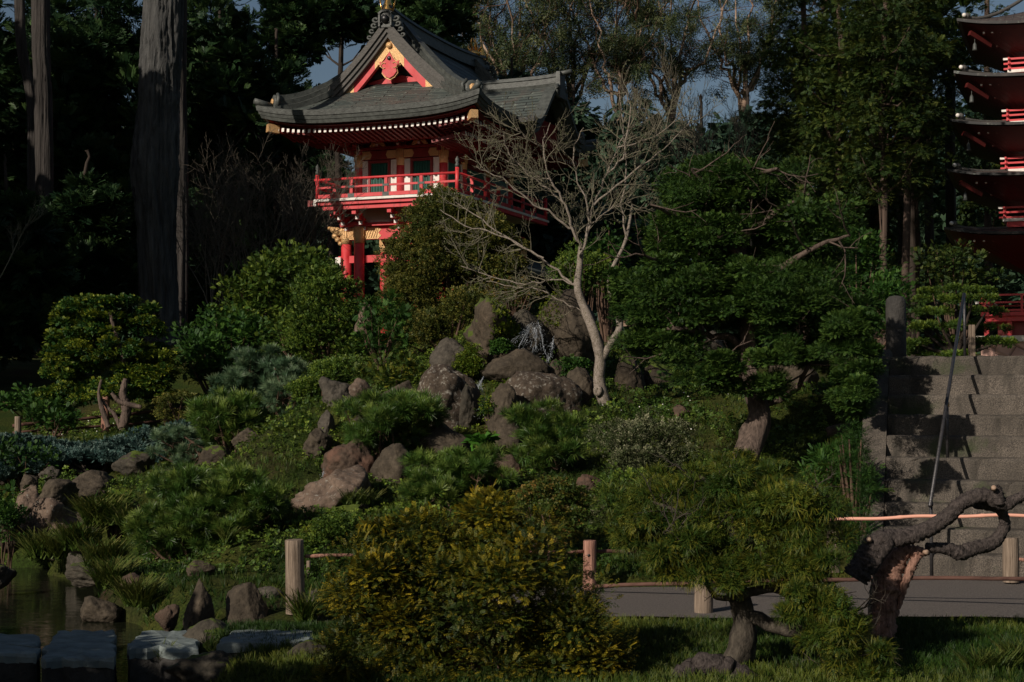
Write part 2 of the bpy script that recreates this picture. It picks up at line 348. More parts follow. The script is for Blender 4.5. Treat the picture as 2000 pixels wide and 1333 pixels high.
# ---------------- terrain ----------------
SA = R(21); SU = Vector((math.cos(SA), -math.sin(SA), 0)); SV = Vector((math.sin(SA), math.cos(SA), 0))
SB = Vector((3.30, 12.95, 0))          # foot of the stair handrail
ctrl = []
for px, py, d in [(1000,1080,13),(1000,1000,14),(1000,930,15.2),(900,870,16.3),(900,830,17),(1300,905,15),(1280,800,17.5),(1350,765,19),(1050,700,19),(1000,620,20),(980,600,23),
    (700,765,18),(620,800,17.5),(600,900,16),(620,1000,14),(600,1080,12.7),(450,1130,11.7),(300,1120,12.5),(330,1010,14.5),(250,945,17),(100,950,17.5),(110,1050,16.3),(0,1040,17.3),
    (250,850,20),(100,862,21),(0,880,21),(500,850,19),(400,900,18),(700,705,22),(400,770,24),(1440,905,15),(1600,950,14),(1620,860,16),(1620,780,18),(1500,1060,12.9),(1300,1090,12.8),
    (1180,1000,14),(1180,900,15.5),(1600,1080,12.8),(500,1050,13),(480,960,15),(760,1000,14),(760,920,15.5),(820,700,21),(1200,700,19.5)]:
    p = at(px, py, d); ctrl.append((p.x, p.y, p.z))
for px, py, d in [(988,692,19.2),(1114,711,18.9),(1006,740,18.0),(890,728,18.3),(874,826,17.0),(1056,822,17.2),(982,821,16.8),(1133,785,17.4),(662,790,17.2),(698,785,17.3),(774,790,17.2),(688,944,15.6),(764,954,15.4),(852,881,16.2),(997,874,16.2),(986,938,15.2),(1231,772,18.6),(1285,761,18.9),(1330,823,17.0),(1550,778,18.4),(1648,859,16.0),(1152,965,14.6),(1112,903,15.4),(640,1009,14.6),(680,1018,14.2),(49,1050,16.6),(90,1055,16.3),(102,986,16.5),(56,958,16.8),(164,962,17.0),(97,932,17.4),(165,1101,14.9),(341,942,16.0),(262,1008,15.2),(420,922,17.6),(476,1225,10.9),(526,1174,11.6),(613,1219,10.9),(393,1122,12.2),(260,1156,12.0),(325,1224,11.0),(638,847,16.6),(1438,1118,12.9),(738,925,15.9),(880,990,14.4),(850,1000,13.6),(1085,935,15.2),(385,1130,13.5),(520,850,20.5),(460,930,18.5),(430,925,17.8),(560,840,20.2)]:
    p = at(px, py, d); ctrl.append((p.x, p.y, p.z))
for x in (-1.5, 0, 1.5, 3, 5): ctrl += [(x, 8, 0), (x, 9.5, 0), (x, 11, 0), (x, 12.3, 0)]
ctrl += [(-1.9, 8.5, -.03), (-1.9, 9.8, 0), (-2, 11, .04), (-1.7, 7, 0), (2, 5, 0), (-4, 3, 0), (8, 9, 0), (8, 12, .1), (6.5, 13, .5), (7, 15, 1.5), (4, 19, 1.75), (6, 19, 1.75), (9, 19, 1.75), (3, 17.5, 1.5), (5, 23, 1.85), (9, 26, 2), (12, 20, 2),
         (0, 26, 2.6), (-4, 28, 2.5), (-10, 26, 1.6), (-14, 20, 1), (-9, 19, .9), (-7, 17.6, .5), (0, 34, 2.7), (8, 34, 2.2), (14, 34, 2.2), (-12, 34, 2.2), (12, 45, 2.3), (0, 45, 2.8), (-12, 45, 2.6),
         (-25, 30, 2), (25, 30, 2), (-30, 60, 4), (0, 65, 4), (30, 60, 4), (-60, 100, 6), (0, 120, 8), (60, 100, 6), (-20, 5, .2), (20, 5, .2), (0, -20, 0), (-30, -20, 0), (30, -20, 0)]
ctrl = np.array(ctrl)
def shore(y): return -1.9-(y-10)*.37+.22*math.sin(y*1.9)+.12*math.sin(y*4.3)
def gz(X, Y):
    X = np.asarray(X, float); Y = np.asarray(Y, float); sh = X.shape; P = np.stack([X.ravel(), Y.ravel()], 1)
    d2 = ((P[:, None]-ctrl[None, :, :2])**2).sum(2)
    s = .35+.05*np.maximum(0, P[:, 1:2]-15)
    wt = 1/(d2+s*.3)**2.2; z = (wt*ctrl[:, 2]).sum(1)/wt.sum(1)
    x = P[:, 0]; y = P[:, 1]
    z = z+.05*fbm(np.stack([x*1.3, y*1.3, 0*x], 1), 3)*np.clip((y-12.6)/2, 0, 1)+.012*vnoise(np.stack([x*6, y*6, 0*x], 1), 8)*(y > 12.6)
    # pond basin
    xs = -1.9-(y-10)*.37+.22*np.sin(y*1.9)+.12*np.sin(y*4.3)
    dd = np.minimum(xs-x, np.minimum(16.6+.25*np.sin(x*3)-y, y-6.5)); k = np.clip((dd+.25)/.7, 0, 1); k = k*k*(3-2*k)
    z = z*(1-k)+(-.7)*k
    # sink under the stairs and path
    u = (x-SB.x)*SU.x+(y-SB.y)*SU.y; v = (x-SB.x)*SV.x+(y-SB.y)*SV.y
    ins = (u > -.62-.115*v) & (u < 1.15) & (v > -.02) & (v < 3.4); z = np.where(ins, np.minimum(z, np.maximum(-.02, (v-.35)*.6)), z)
    pth = (y > 10.3) & (v < 0.05) & (y < 13.6) & (x > -1.2); yy = np.where(x > 2.3, 13.3, 12.15)
    z = np.where((y > 10.2) & (y < yy) & (x > -1.15) & (v < .05), np.minimum(z, -.03), z)
    return z.reshape(sh)
def g1(x, y): return float(gz(np.array([x]), np.array([y]))[0])
def axis(segs):
    o = []
    for a, b, st in segs: o += list(np.arange(a, b, st))
    return np.array(o+[segs[-1][1]])
gx = axis([(-400, -60, 34), (-60, -16, 4), (-16, -7, .5), (-7, 7, .09), (7, 16, .5), (16, 60, 4), (60, 400, 34)])
gy = axis([(-60, 4, 8), (4, 8, .4), (8, 20.5, .09), (20.5, 30, .35), (30, 60, 2), (60, 700, 40)])
GX, GY = np.meshgrid(gx, gy); GZ = np.concatenate([gz(GX[i:i+40], GY[i:i+40]) for i in range(0, len(gy), 40)])
nx = len(gx); ny = len(gy); idx = np.arange(nx*ny).reshape(ny, nx)
Qg = np.stack([idx[:-1, :-1], idx[:-1, 1:], idx[1:, 1:], idx[1:, :-1]], -1).reshape(-1, 4)
def groundmat():
    m, t, b, n, l = nodes('grass_and_soil')
    c = mixc(n, l, ramp(n, l, tex(n, l, 1.3, 6), .4, .6), (.028, .05, .008), (.07, .075, .014))
    c = mixc(n, l, ramp(n, l, tex(n, l, .9, 5, (1, 1, 1)), .55, .68), c, (.045, .028, .018))
    c = mixc(n, l, ramp(n, l, tex(n, l, 45, 6), .35, .7), c, (.012, .016, .004))
    l(c, b.inputs['Base Color']); b.inputs['Roughness'].default_value = .95; b.inputs['Specular IOR Level'].default_value = .1
    bp = n('Bump'); bp.inputs['Strength'].default_value = .8; bp.inputs['Distance'].default_value = .03; l(tex(n, l, 40, 8), bp.inputs['Height']); l(bp.outputs[0], b.inputs['Normal'])
    return m
tag(quadmesh('ground', np.stack([GX, GY, GZ], -1).reshape(-1, 3), Qg, groundmat(), smooth=True), kind='structure')
def watermat():
    m, t, b, n, l = nodes('pond_water')
    b.inputs['Base Color'].default_value = (.012, .014, .008, 1); b.inputs['Roughness'].default_value = .02; b.inputs['Specular IOR Level'].default_value = .6; b.inputs['IOR'].default_value = 1.33
    bp = n('Bump'); bp.inputs['Strength'].default_value = .35; bp.inputs['Distance'].default_value = .01
    l(tex(n, l, 5, 3, (.6, 2.4, 1)), bp.inputs['Height']); l(bp.outputs[0], b.inputs['Normal']); return m
WZ = -.25
mb = MB(); mb.add([(-30, 5, WZ), (-1.2, 5, WZ), (-1.2, 17.5, WZ), (-30, 17.5, WZ)], [(0, 1, 2, 3)]); tag(mb.build('pond', watermat()), kind='structure')
# path: curved band with a slightly raised, irregular sheet
mb = MB()
xs = np.arange(-1.05, 9.01, .15); G = []
def pathfar(x): return 12.12 if x < 2.2 else min(13.0, 12.12+(x-2.2)*1.2) if x < 3.0 else (12.95-(x-3.3)*math.tan(SA)+.06 if x < 4.15 else 12.05)
near = [(x, 10.38+.04*math.sin(x*3.1)+.02*math.sin(x*9), 0) for x in xs]; far = [(x, pathfar(x)+.02*math.sin(x*7), 0) for x in xs]
nn = len(xs); mb.add(near+far, [(i, i+1, nn+i+1, nn+i) for i in range(nn-1)]); o = mb.build('path', M['asphalt']); o.location.z = .012; tag(o, kind='structure')
# grass blades over the visible slopes
def scatter_ground(n, x0, x1, y0, y1, keep):
    x = RNG.uniform(x0, x1, n); y = RNG.uniform(y0, y1, n)
    fr = np.abs(x) < (y*.325+.5); x = x[fr]; y = y[fr]
    z = np.concatenate([gz(x[i:i+4000], y[i:i+4000]) for i in range(0, len(x), 4000)]); k = keep(x, y, z); return np.stack([x, y, z], 1)[k]
def notpath(x, y, z):
    v = (x-SB.x)*SV.x+(y-SB.y)*SV.y; u = (x-SB.x)*SU.x+(y-SB.y)*SU.y
    st = (u > -.60-.115*v) & (u < 1.1) & (v > -.1)
    pt = (y > 10.36) & (y < np.where(x > 2.2, 13.2, 12.12)) & (x > -1.05) & (x < 9) & (v < 0)
    return ~(st | pt) & (z > -.22)
lawn = scatter_ground(42000, -3, 4.2, 7.6, 10.45, notpath); lawn2 = scatter_ground(9000, -1.9, 2.8, 11.9, 13.2, notpath)
hill = scatter_ground(75000, -7, 4.5, 11, 22, lambda x, y, z: notpath(x, y, z) & (fbm(np.stack([x*1.1, y*1.1, 0*x], 1), 21) > -.22) & ((x < 3.2) | (y < 14)))
def grassobj(name, P, sz):
    n = len(P); ax = rdir(n)*.5+np.array([0, 0, 1.0]); nr = rdir(n)
    v = np.clip(.5+.9*fbm(P*.8, 31)+RNG.normal(0, .2, n), 0, 1)
    return tag(leafobj(name, inst('blade', P, ax, nr, sz*RNG.uniform(.5, 1.3, n), v), L['grass'], None), kind='stuff')
o = grassobj('lawn_grass', np.vstack([lawn, lawn2]), .05); tag(o, 'short green lawn on both sides of the grey path', 'grass')
o = grassobj('hillside_grass', hill, .065); tag(o, 'rough green grass and clover covering the rocky slope', 'grass')
# low leafy ground cover in ragged patches between the rocks
gc = scatter_ground(34000, -7, 4.2, 12.2, 23, lambda x, y, z: notpath(x, y, z) & (fbm(np.stack([x*1.7, y*1.7, 0*x], 1), 77) > -.08) & ((x < 3.2) | (y < 14)))
n_ = len(gc); hh = .03+.17*np.clip(fbm(gc*1.7, 78)+.3, 0, 1); P_ = gc+np.stack([0*hh, 0*hh, hh*RNG.random(n_)], 1)
o = leafobj('ground_cover', inst('leaves2', P_, rdir(n_)+np.array([0, -.2, .5]), rdir(n_)*.4+np.array([0, 0, 1]), RNG.uniform(.03, .07, n_), np.clip(.5+.8*fbm(gc*.9, 41)+RNG.normal(0, .2, n_), 0, 1)), L['bush'], None)
tag(o, 'ragged low leafy ground cover spreading between the rocks', 'ground cover', kind='stuff')
gc = scatter_ground(9000, -6, 4.0, 12.4, 20, lambda x, y, z: notpath(x, y, z) & (fbm(np.stack([x*1.3+9, y*1.3, 0*x], 1), 87) > .12) & ((x < 3.2) | (y < 14)))
n_ = len(gc); o = leafobj('moss_carpet', inst('leaves2', gc+np.stack([0*gc[:, 0], 0*gc[:, 0], RNG.uniform(0, .02, n_)], 1), rdir(n_), rdir(n_)*.4+np.array([0, 0, 1]), RNG.uniform(.02, .05, n_), RNG.random(n_)), L['yel'], None)
tag(o, 'brownish yellow moss scattered over the slope', 'moss', kind='stuff')
# daisies
def daisies(P):
    n = len(P); mb = MB()
    for p in P:
        r = random.uniform(.007, .011); c = Vector(p)+Vector((0, 0, random.uniform(.03, .06))); tilt = Matrix.Rotation(.8, 3, 'X')
        mb.add([c+tilt @ Vector((r*math.cos(a), r*math.sin(a), 0)) for a in np.arange(6)*PI/3]+[c+tilt @ Vector((0, 0, .003))], [(i, (i+1) % 6, 6) for i in range(6)])
    return mb
def atg(px, py, d0=8, d1=40):      # where the pixel's ray meets the ground
    for d in np.arange(d0, d1, .1):
        p = at(px, py, d)
        if p.z < g1(p.x, p.y): return p
    return at(px, py, d1)
fl = []
for cx, cy, n, sx, sy in [(200, 840, 55, 60, 8), (1260, 800, 12, 60, 18), (1330, 840, 8, 50, 25), (600, 760, 14, 30, 30), (90, 935, 8, 20, 10), (820, 650, 0, 10, 10), (1010, 590, 6, 20, 5), (700, 1040, 8, 60, 20)]:
    for i in range(n): fl.append(atg(random.gauss(cx, sx), random.gauss(cy, sy)))
tag(daisies(fl).build('daisies', M['daisy']), 'tiny white daisies dotting the grassy slope', 'flowers', kind='stuff')
# ---------------- rocks ----------------
bm = bmesh.new(); bmesh.ops.create_icosphere(bm, subdivisions=5, radius=1); bm.verts.ensure_lookup_table()
ICOV = np.array([v.co[:] for v in bm.verts]); ICOF = [tuple(v.index for v in f.verts) for f in bm.faces]; bm.free(); ICOV = unit(ICOV)
bm = bmesh.new(); bmesh.ops.create_icosphere(bm, subdivisions=4, radius=1); bm.verts.ensure_lookup_table()
ICOV4 = unit(np.array([v.co[:] for v in bm.verts])); ICOF4 = [tuple(v.index for v in f.verts) for f in bm.faces]; bm.free()
RM = dict(
 brown=rockmat('brown_rock', (0.055, 0.044, 0.031), (0.119, 0.094, 0.065)), grey=rockmat('grey_rock', (0.064, 0.056, 0.044), (0.126, 0.109, 0.085)),
 lich=rockmat('lichened_rock', (0.061, 0.045, 0.033), (0.105, 0.079, 0.056), lichen=.8), red=rockmat('reddish_rock', (0.074, 0.050, 0.035), (0.129, 0.089, 0.063), red=(0.126, 0.069, 0.047)),
 pink=rockmat('pinkish_rock', (0.130, 0.094, 0.070), (0.226, 0.160, 0.116), lichen=.3), moss=rockmat('mossy_rock', (0.061, 0.049, 0.033), (0.122, 0.092, 0.063), moss=.75),
 dark=rockmat('dark_rock', (0.045, 0.040, 0.030), (0.103, 0.087, 0.064), moss=.25), mossd=rockmat('dark_mossy_rock', (0.036, 0.028, 0.020), (0.079, 0.061, 0.039), moss=.6))
def rockgeo(hx, hy, hz, seed, ang=.75, lump=.25, pts=None):
    r = np.random.default_rng(seed); V = ICOV.copy(); n = 15
    pl = unit(r.normal(size=(n, 3))*np.array([1, 1, .8])); hh = r.uniform(.62, 1.0, n)
    dt = V@pl.T; rr = np.where(dt > .05, hh/np.maximum(dt, .05), 9).min(1); rr = np.minimum(rr, 1.25)
    rad = (1-ang)+ang*rr; rad = rad*(1+lump*fbm(V*1.6+seed, seed)+.07*fbm(V*6+seed, seed+3)+.03*vnoise(V*17, seed))
    W = V*rad[:, None]; mn = W.min(0); mx = W.max(0); W = (W-(mn+mx)/2)/((mx-mn)/2)
    return W*np.array([hx, hy, hz])
rocks = []
def rock(px0, px1, py0, py1, d, mat, label, seed, ang=.75, dz=None, tilt=0, sink=.12, group=None, lump=.25, name='boulder', taper=0):
    c = at((px0+px1)/2, (py0+py1)/2, d); hx = (px1-px0)/2/F*d; hz = (py1-py0)/2/F*d*(1+sink); hy = dz or (hx*.6+hz*.35)
    W = rockgeo(hx, hy, hz, seed, ang, lump)
    if taper: tt_ = (1-taper*(W[:, 2:3]/hz+1)/2); W[:, :2] *= tt_
    if tilt:
        ct, st = math.cos(tilt), math.sin(tilt); W = np.stack([W[:, 0]*ct-W[:, 2]*st, W[:, 1], W[:, 0]*st+W[:, 2]*ct], 1)
    me = bpy.data.meshes.new(name); me.from_pydata(W.tolist(), [], ICOF); me.polygons.foreach_set('use_smooth', [True]*len(me.polygons))
    o = link(name, me, RM[mat]); o.location = (c.x, d+hy*.25, c.z-hz*sink); tag(o, label, 'rock', group); rocks.append((o, W)); return o
def moss_on(o, W, n, mat, sz, zmin=.3, name='moss', tp='leaves2', xr=None):
    """moss cushions growing on a rock: a part of it"""
    hz = np.abs(W[:, 2]).max(); k = np.where((W[:, 2] > hz*zmin))[0]
    if xr: k = k[(W[k, 0] > xr[0]*np.abs(W[:, 0]).max()) & (W[k, 0] < xr[1]*np.abs(W[:, 0]).max())]
    f = fbm(W[k]*5+3, 5); k = k[f > -.15]; i = RNG.choice(k, n); P = W[i]+RNG.normal(0, sz*.4, (n, 3)); d = unit(W[i])
    leafobj(name, inst(tp, P, d+rdir(n)*.6+np.array([0, 0, .5]), d+rdir(n)*.4, sz*RNG.uniform(.5, 1.3, n), np.clip(RNG.normal(.5, .25, n), 0, 1)), L[mat], o, world=False)
R_ = rock
a = R_(903,1032,578,722,18.3,'moss','big mossy brown boulder on the left of the waterfall lip',11,dz=.5,lump=.45); moss_on(*rocks[-1], 2600,'moss',.035,-.2,xr=(-.1,1))
R_(1050,1185,562,735,18.7,'brown','tall dark brown boulder on the right of the waterfall',12,dz=.45,lump=.2); moss_on(*rocks[-1], 500,'moss',.03,.2,xr=(-1,-.3))
R_(938,1074,680,755,17.8,'brown','low oval brown boulder lying under the waterfall',13,.5,dz=.22,lump=.15,sink=.05)
R_(838,935,658,748,18.1,'grey','smooth dark grey boulder left of the moss mound by the waterfall',14,.6)
R_(800,940,710,855,16.9,'lich','large round dark boulder with pale lichen left of the lower cascade',15,.6,lump=.3)
R_(968,1142,724,850,17.0,'lich','wide lichen spotted boulder right of the lower cascade',16,.6,dz=.35)
R_(945,1012,748,850,16.6,'brown','small brown boulder leaning on the wide lichened boulder by the cascade',17)
R_(1105,1162,715,805,17.4,'brown','narrow upright stone beside the foot of the bare maple',18,.6)
R_(622,700,735,815,17.2,'grey','grey ribbed boulder at the left end of the rock line',19)
R_(668,735,738,805,17.3,'pink','pale pinkish boulder between the grey ribbed boulder and the golden low shrub',20)
R_(722,825,742,812,17.2,'brown','low dark stone under the front of the golden low shrub',21)
R_(625,748,855,970,15.5,'red','cracked reddish brown boulder below the small pine on the rocks',22,.85)
R_(722,808,865,980,15.3,'brown','rough grey brown stone right of the cracked reddish boulder',23)
R_(785,920,825,905,16.0,'brown','flat brown rock ledge under the big round lichened boulder',24)
R_(960,1035,815,900,16.2,'brown','brown stone right of the bright broadleaf plant',25)
R_(945,1028,885,962,15.1,'red','dark reddish boulder casting a black shadow among the low pines',26,.85)
R_(1200,1262,690,785,18.6,'mossd','mossy dark pillar stone right of the bare maple trunk',27,.6)
R_(1250,1320,705,770,18.9,'mossd','dark mossy boulder behind the yellow ferns',28)
R_(1310,1350,790,832,17.0,'red','half buried reddish stone in the grass under the large cypress',29)
R_(1500,1600,690,785,18.4,'brown','large brown boulder behind the large cypress trunk',30)
R_(1372,1425,645,695,19.5,'grey','grey boulder seen between the lower limbs of the large cypress',31)
R_(1615,1680,826,868,16.0,'red','reddish stone lying in shade left of the stairs',32)
R_(1125,1178,926,975,14.6,'red','rough red brown stone above the reddish shrub',33)
R_(1085,1140,870,912,15.4,'red','small red lava stone beside the pale twisted root',34)
a = R_(558,728,910,1040,14.5,'pink','long jagged pinkish grey rock ridge beside the dark stream gully',35,.85,dz=.5,lump=.5)
R_(640,720,975,1030,14.2,'moss','mossy brown hump at the right end of the jagged rock ridge',36)
R_(5,90,945,1075,16.6,'pink','tall pinkish cliff stone at the left bank of the pond',37,.85)
R_(30,155,970,1085,16.1,'pink','broad pale cliff stone above the grass tufts at the pond',38,.85)
R_(55,150,935,1003,16.3,'brown','slanted brown slab lying on top of the pale cliff stones',39,.85,tilt=.25)
R_(38,74,926,966,16.8,'brown','small knobbly stone standing above the cliff stones',40)
R_(110,225,918,985,16.9,'brown','wide brown rock in the shade of the blue juniper',41)
R_(76,118,910,938,17.4,'grey','small flat stone on the grass below the blue juniper',42)
R_(128,205,1015,1125,14.8,'grey','upright grey slanted slab standing at the pond edge',43,.97,tilt=-.2,lump=.1,taper=.3)
R_(308,374,914,950,16.0,'brown','low rounded stone just above the big pine shrub',44,.5)
R_(245,278,972,1018,15.2,'red','small reddish stone at the left edge of the big pine shrub',45)
R_(385,455,868,930,17.6,'mossd','dark mossy rock under the leaning pine branches',46)
R_(345,430,1130,1245,10.7,'brown','upright pointed brown rock at the end of the stepping stones',47,.95,lump=.12,taper=.65,tilt=-.08)
R_(405,545,1138,1245,10.9,'brown','split tent shaped rock with a dark crack facing the stepping stones',48,.97,lump=.08,taper=.6,tilt=-.05)
R_(498,555,1145,1182,11.6,'grey','small rounded grey stone behind the split rock',49,.5)
R_(154,237,1163,1222,12.2,'brown','wet brown rock standing alone in the pond',50,.8)
R_(-30,26,1098,1150,13.8,'dark','black rock in the pond cut by the left picture edge',51)
R_(120,250,1096,1140,13.6,'dark','low black rocks along the shaded pond bank',52,dz=.35)
R_(350,498,1210,1320,9.75,'dark','dark shaded boulder in front of the stepping stones',53,.7)
R_(320,475,1270,1350,9.1,'dark','rough dark boulder at the bottom picture edge',54,.7)
R_(586,640,1150,1230,10.9,'dark','dark stone leaning behind the grey wooden post',55)
R_(540,660,1250,1360,8.9,'dark','tall black boulder beside the golden shrub in the foreground',56)
R_(362,424,1092,1130,12.2,'moss','small green moss covered stone under the big pine shrub',57)
R_(235,285,1120,1165,12.0,'red','small reddish stone in the grass tufts at the pond',58)
R_(300,350,1180,1236,11.0,'red','reddish stone on the moss left of the pointed rock',59)
R_(690,735,590,650,20.6,'pink','pale stone half hidden behind the feathery dark green shrub',60)
R_(620,655,800,860,16.6,'grey','grey stone below the left end of the rock line',61)
R_(430,500,770,800,20,'mossd','dark stone under the grey green pine',62)
R_(1395,1480,1075,1130,12.9,'moss','low mossy stone behind the thread leaf cypress',63)
R_(893,938,745,850,16.8,'dark','dark wet boulder on the left edge of the lower cascade',71,.7)
R_(1060,1115,700,760,18.0,'brown','brown stone between the oval boulder and the tall dark boulder',72,.7)
R_(690,760,800,850,16.8,'brown','brown stone under the small gnarled pine',73,.8)
R_(590,650,835,905,16.2,'brown','brown stone at the head of the dark gully',74,.8)
R_(820,900,900,960,15.0,'brown','brown stone half hidden by the low spreading pine',75,.8)
R_(1020,1090,845,905,15.6,'brown','brown stone under the small open pine',76,.8)
R_(150,215,975,1040,15.6,'brown','brown stone at the right end of the pond cliff stones',77,.9)
R_(-10,45,1010,1075,15.9,'brown','brown stone at the left end of the pond cliff stones',78,.9)
R_(455,520,835,885,17.8,'brown','brown stone below the leaning pine branches',79,.8)
R_(215,300,880,930,18.0,'dark','dark stone in the shadow below the blue juniper',80,.8)
# ---------------- temple gate (two storeyed pavilion) ----------------
def roofmat(name, c1, c2, su, sv):
    m, t, b, n, l = nodes(name)
    uv = n('UVMap'); br = n('TexBrick'); l(uv.outputs[0], br.inputs['Vector']); br.inputs['Scale'].default_value = 1
    br.inputs['Brick Width'].default_value = su; br.inputs['Row Height'].default_value = sv; br.inputs['Mortar Size'].default_value = sv*.13; br.inputs['Mortar Smooth'].default_value = .6
    br.inputs['Color1'].default_value = (*c1, 1); br.inputs['Color2'].default_value = (*c2, 1); br.inputs['Mortar'].default_value = (.008, .008, .008, 1); br.inputs['Bias'].default_value = -.1
    c = mixc(n, l, ramp(n, l, tex(n, l, 2.2, 7, (1, 1, 2)), .5, .85), br.outputs[0], (.10, .075, .062))
    c = mixc(n, l, ramp(n, l, tex(n, l, 9, 7), .6, .72), c, (.17, .20, .17))
    l(c, b.inputs['Base Color']); b.inputs['Roughness'].default_value = .6
    bp = n('Bump'); bp.inputs['Strength'].default_value = .8; bp.inputs['Distance'].default_value = .03; l(br.outputs[1], bp.inputs['Height']); bp.invert = True
    l(bp.outputs[0], b.inputs['Normal']); return m
M['roof'] = roofmat('copper_shingle', (.052, .066, .06), (.095, .108, .094), 1.2, .125)
M['roofbig'] = roofmat('copper_shingle_wide', (.052, .068, .063), (.09, .105, .095), 4.0, .25)
M['proof'] = roofmat('brown_shingle', (.07, .055, .05), (.12, .09, .08), .4, .09)
def uvsheet(name, G, th, mats, parent):
    """thick curved sheet with UVs = metres along rows / columns"""
    mb = MB(); mb.sheet(G, th); o = mb.build(name, mats, parent); n = len(G); m = len(G[0])
    P = np.array(G, float)                      # rows go up the slope
    us = np.zeros((n, m)); vs = np.zeros((n, m)); us[:, 1:] = np.cumsum(np.linalg.norm(np.diff(P, axis=1), axis=2), 1); us -= us[:, m//2:m//2+1]
    vs[1:] = np.cumsum(np.linalg.norm(np.diff(P, axis=0), axis=2), 0); uv = np.stack([us, vs], -1).reshape(-1, 2); uv = np.vstack([uv, uv])
    ly = o.data.uv_layers.new(name='UVMap')
    li = np.zeros(len(o.data.loops), np.int32); o.data.loops.foreach_get('vertex_index', li); ly.data.foreach_set('uv', uv[li].astype(np.float32).ravel()); return o
HW = 2.95; LY = 8.7; ZE = 8.56; AR = 2.30; GX_ = 1.25
def gg(t): return max(0, t)**1.57
def lift(x, y):
    a = (abs(x)/HW)**3.5; c = (abs(y-LY/2)/(LY/2))**6; return .24*a*c
def zroof(x, y, side=None):
    dx = HW-abs(x); dy = min(y, LY-y); d = dx if side == 'x' else dy if side == 'y' else min(dx, dy)
    return ZE+AR*gg(d/HW)+lift(x, y)
pav = thing('temple_gate', 'red two storeyed Japanese temple gate with curved dark green roof rising above the clipped bushes', 'temple gate', (-3.53, 39.06, 0), -SA)
# roof: two long side slopes, two end skirts
for s in (-1, 1):
    G = []
    for i in range(22):
        dx = HW*i/21; e = min(dx, GX_)
        G.append([(s*(HW-dx), e+(LY-2*e)*j/40, zroof(s*(HW-dx), e+(LY-2*e)*j/40, 'x')) for j in range(41)])
    uvsheet('roof_slope', G, .1, M['roofbig'], pav)
for s in (0, 1):
    G = []
    for i in range(12):
        dy = 1.62*i/11; hw = HW-min(dy, 9); y = dy if s == 0 else LY-dy
        G.append([(-hw+2*hw*j/40, y, zroof(-hw+2*hw*j/40, y, 'y')-(.012 if dy > GX_ else 0)) for j in range(41)])
    uvsheet('roof_skirt', G, .1, M['roof'], pav)
# eave fascia in three stepped bands running round the whole roof
def per(n=36):
    P = []
    for i in range(n): P.append((-HW+2*HW*i/n, 0, (0, -1)))
    for i in range(n+14): P.append((HW, LY*i/(n+14), (1, 0)))
    for i in range(n): P.append((HW-2*HW*i/n, LY, (0, 1)))
    for i in range(n+14): P.append((-HW, LY-LY*i/(n+14), (-1, 0)))
    return P
PP = per()
def ring(name, mat, z0, z1, in0, in1, depth=.3, lf=1):
    mb = MB(); vs = []; n = len(PP)
    for x, y, _ in PP:
        cx, cy = x/HW, (y-LY/2)/(LY/2); L_ = lift(x, y)*lf
        def q(i, z): return (x-i*cx if abs(cx) > .999 else x*(1-i/HW), y-i*cy if abs(cy) > .999 else LY/2+(y-LY/2)*(1-i/(LY/2)), ZE+z+L_)
        vs += [q(in0, z1), q(in1, z0), q(in1+depth, z0), q(in0+depth, z1)]
    fs = []
    for i in range(n):
        a = 4*i; b = 4*((i+1) % n)
        for k in range(4): fs.append((a+k, a+(k+1) % 4, b+(k+1) % 4, b+k))
    mb.add(vs, fs); return mb.build(name, mat, pav)
ring('eave_band', M['bronze'], -.12, .012, -.03, -.01); ring('eave_band', M['bronze'], -.21, -.123, .01, .035); ring('eave_band', M['bronze'], -.30, -.213, .05, .08)
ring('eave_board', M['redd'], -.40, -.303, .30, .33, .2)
# soffit: shallow inverted tray down to the wall top
bx, by0, by1 = 1.2, 2.05, LY-2.05
mb = MB()
n = len(PP); vs = []
for x, y, _ in PP:
    vs.append((x*(1-.2/HW), LY/2+(y-LY/2)*(1-.2/(LY/2)), ZE-.34+lift(x, y)))
for x, y, _ in PP: vs.append((x*bx/HW, LY/2+(y-LY/2)*(by1-by0)/LY, 8.03))
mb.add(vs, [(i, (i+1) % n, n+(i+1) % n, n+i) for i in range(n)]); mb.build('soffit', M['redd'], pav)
# rafters with white ends (two tiers on the long side)
rm = [M['redd'], M['white']]
mb = MB(); mb.box(-.032, .032, 0, .9, -.045, .045); mb.cur = 1; mb.box(-.034, .034, -.006, 0, -.047, .047); raf = None
def rafter(x, y, z, rz):
    global raf
    if raf is None: raf = mb.build('rafter', rm, pav); o = raf
    else: o = bpy.data.objects.new('rafter', raf.data); C.objects.link(o); o.parent = pav
    o.location = (x, y, z); o.rotation_euler = (R(-9), 0, rz)
for i in range(36):
    x = -2.56+5.12*i/35; rafter(x, .34, ZE-.44+lift(x, .1)*.9, 0)
for i in range(44):
    y = .45+7.8*i/43
    if abs(y-LY/2) > 1.5: rafter(2.6, y, ZE-.44+lift(HW, y)*.9, PI/2)
for i in range(14):
    y = .9+2.0*i/13; rafter(2.25, y, ZE-.62, PI/2)
for i in range(10):
    y = .45+2.0*i/9; rafter(-2.6, y, ZE-.44+lift(HW, y)*.9, -PI/2)
for x, y in ((-1, 0), (1, 0), (1, 1), (-1, 1)):
    mb = MB(); a = (x*2.76, .2 if y == 0 else LY-.2, ZE-.30); b = (x*1.3, 1.9 if y == 0 else LY-1.9, 8.05); mb.beam(a, b, .15, .16)
    d = (Vector(b)-Vector(a)).normalized(); mb.cur = 1; mb.beam(Vector(a)-d*.01, Vector(a)+d*.28, .175, .2); mb.build('corner_beam', [M['redd'], M['gold']], pav)
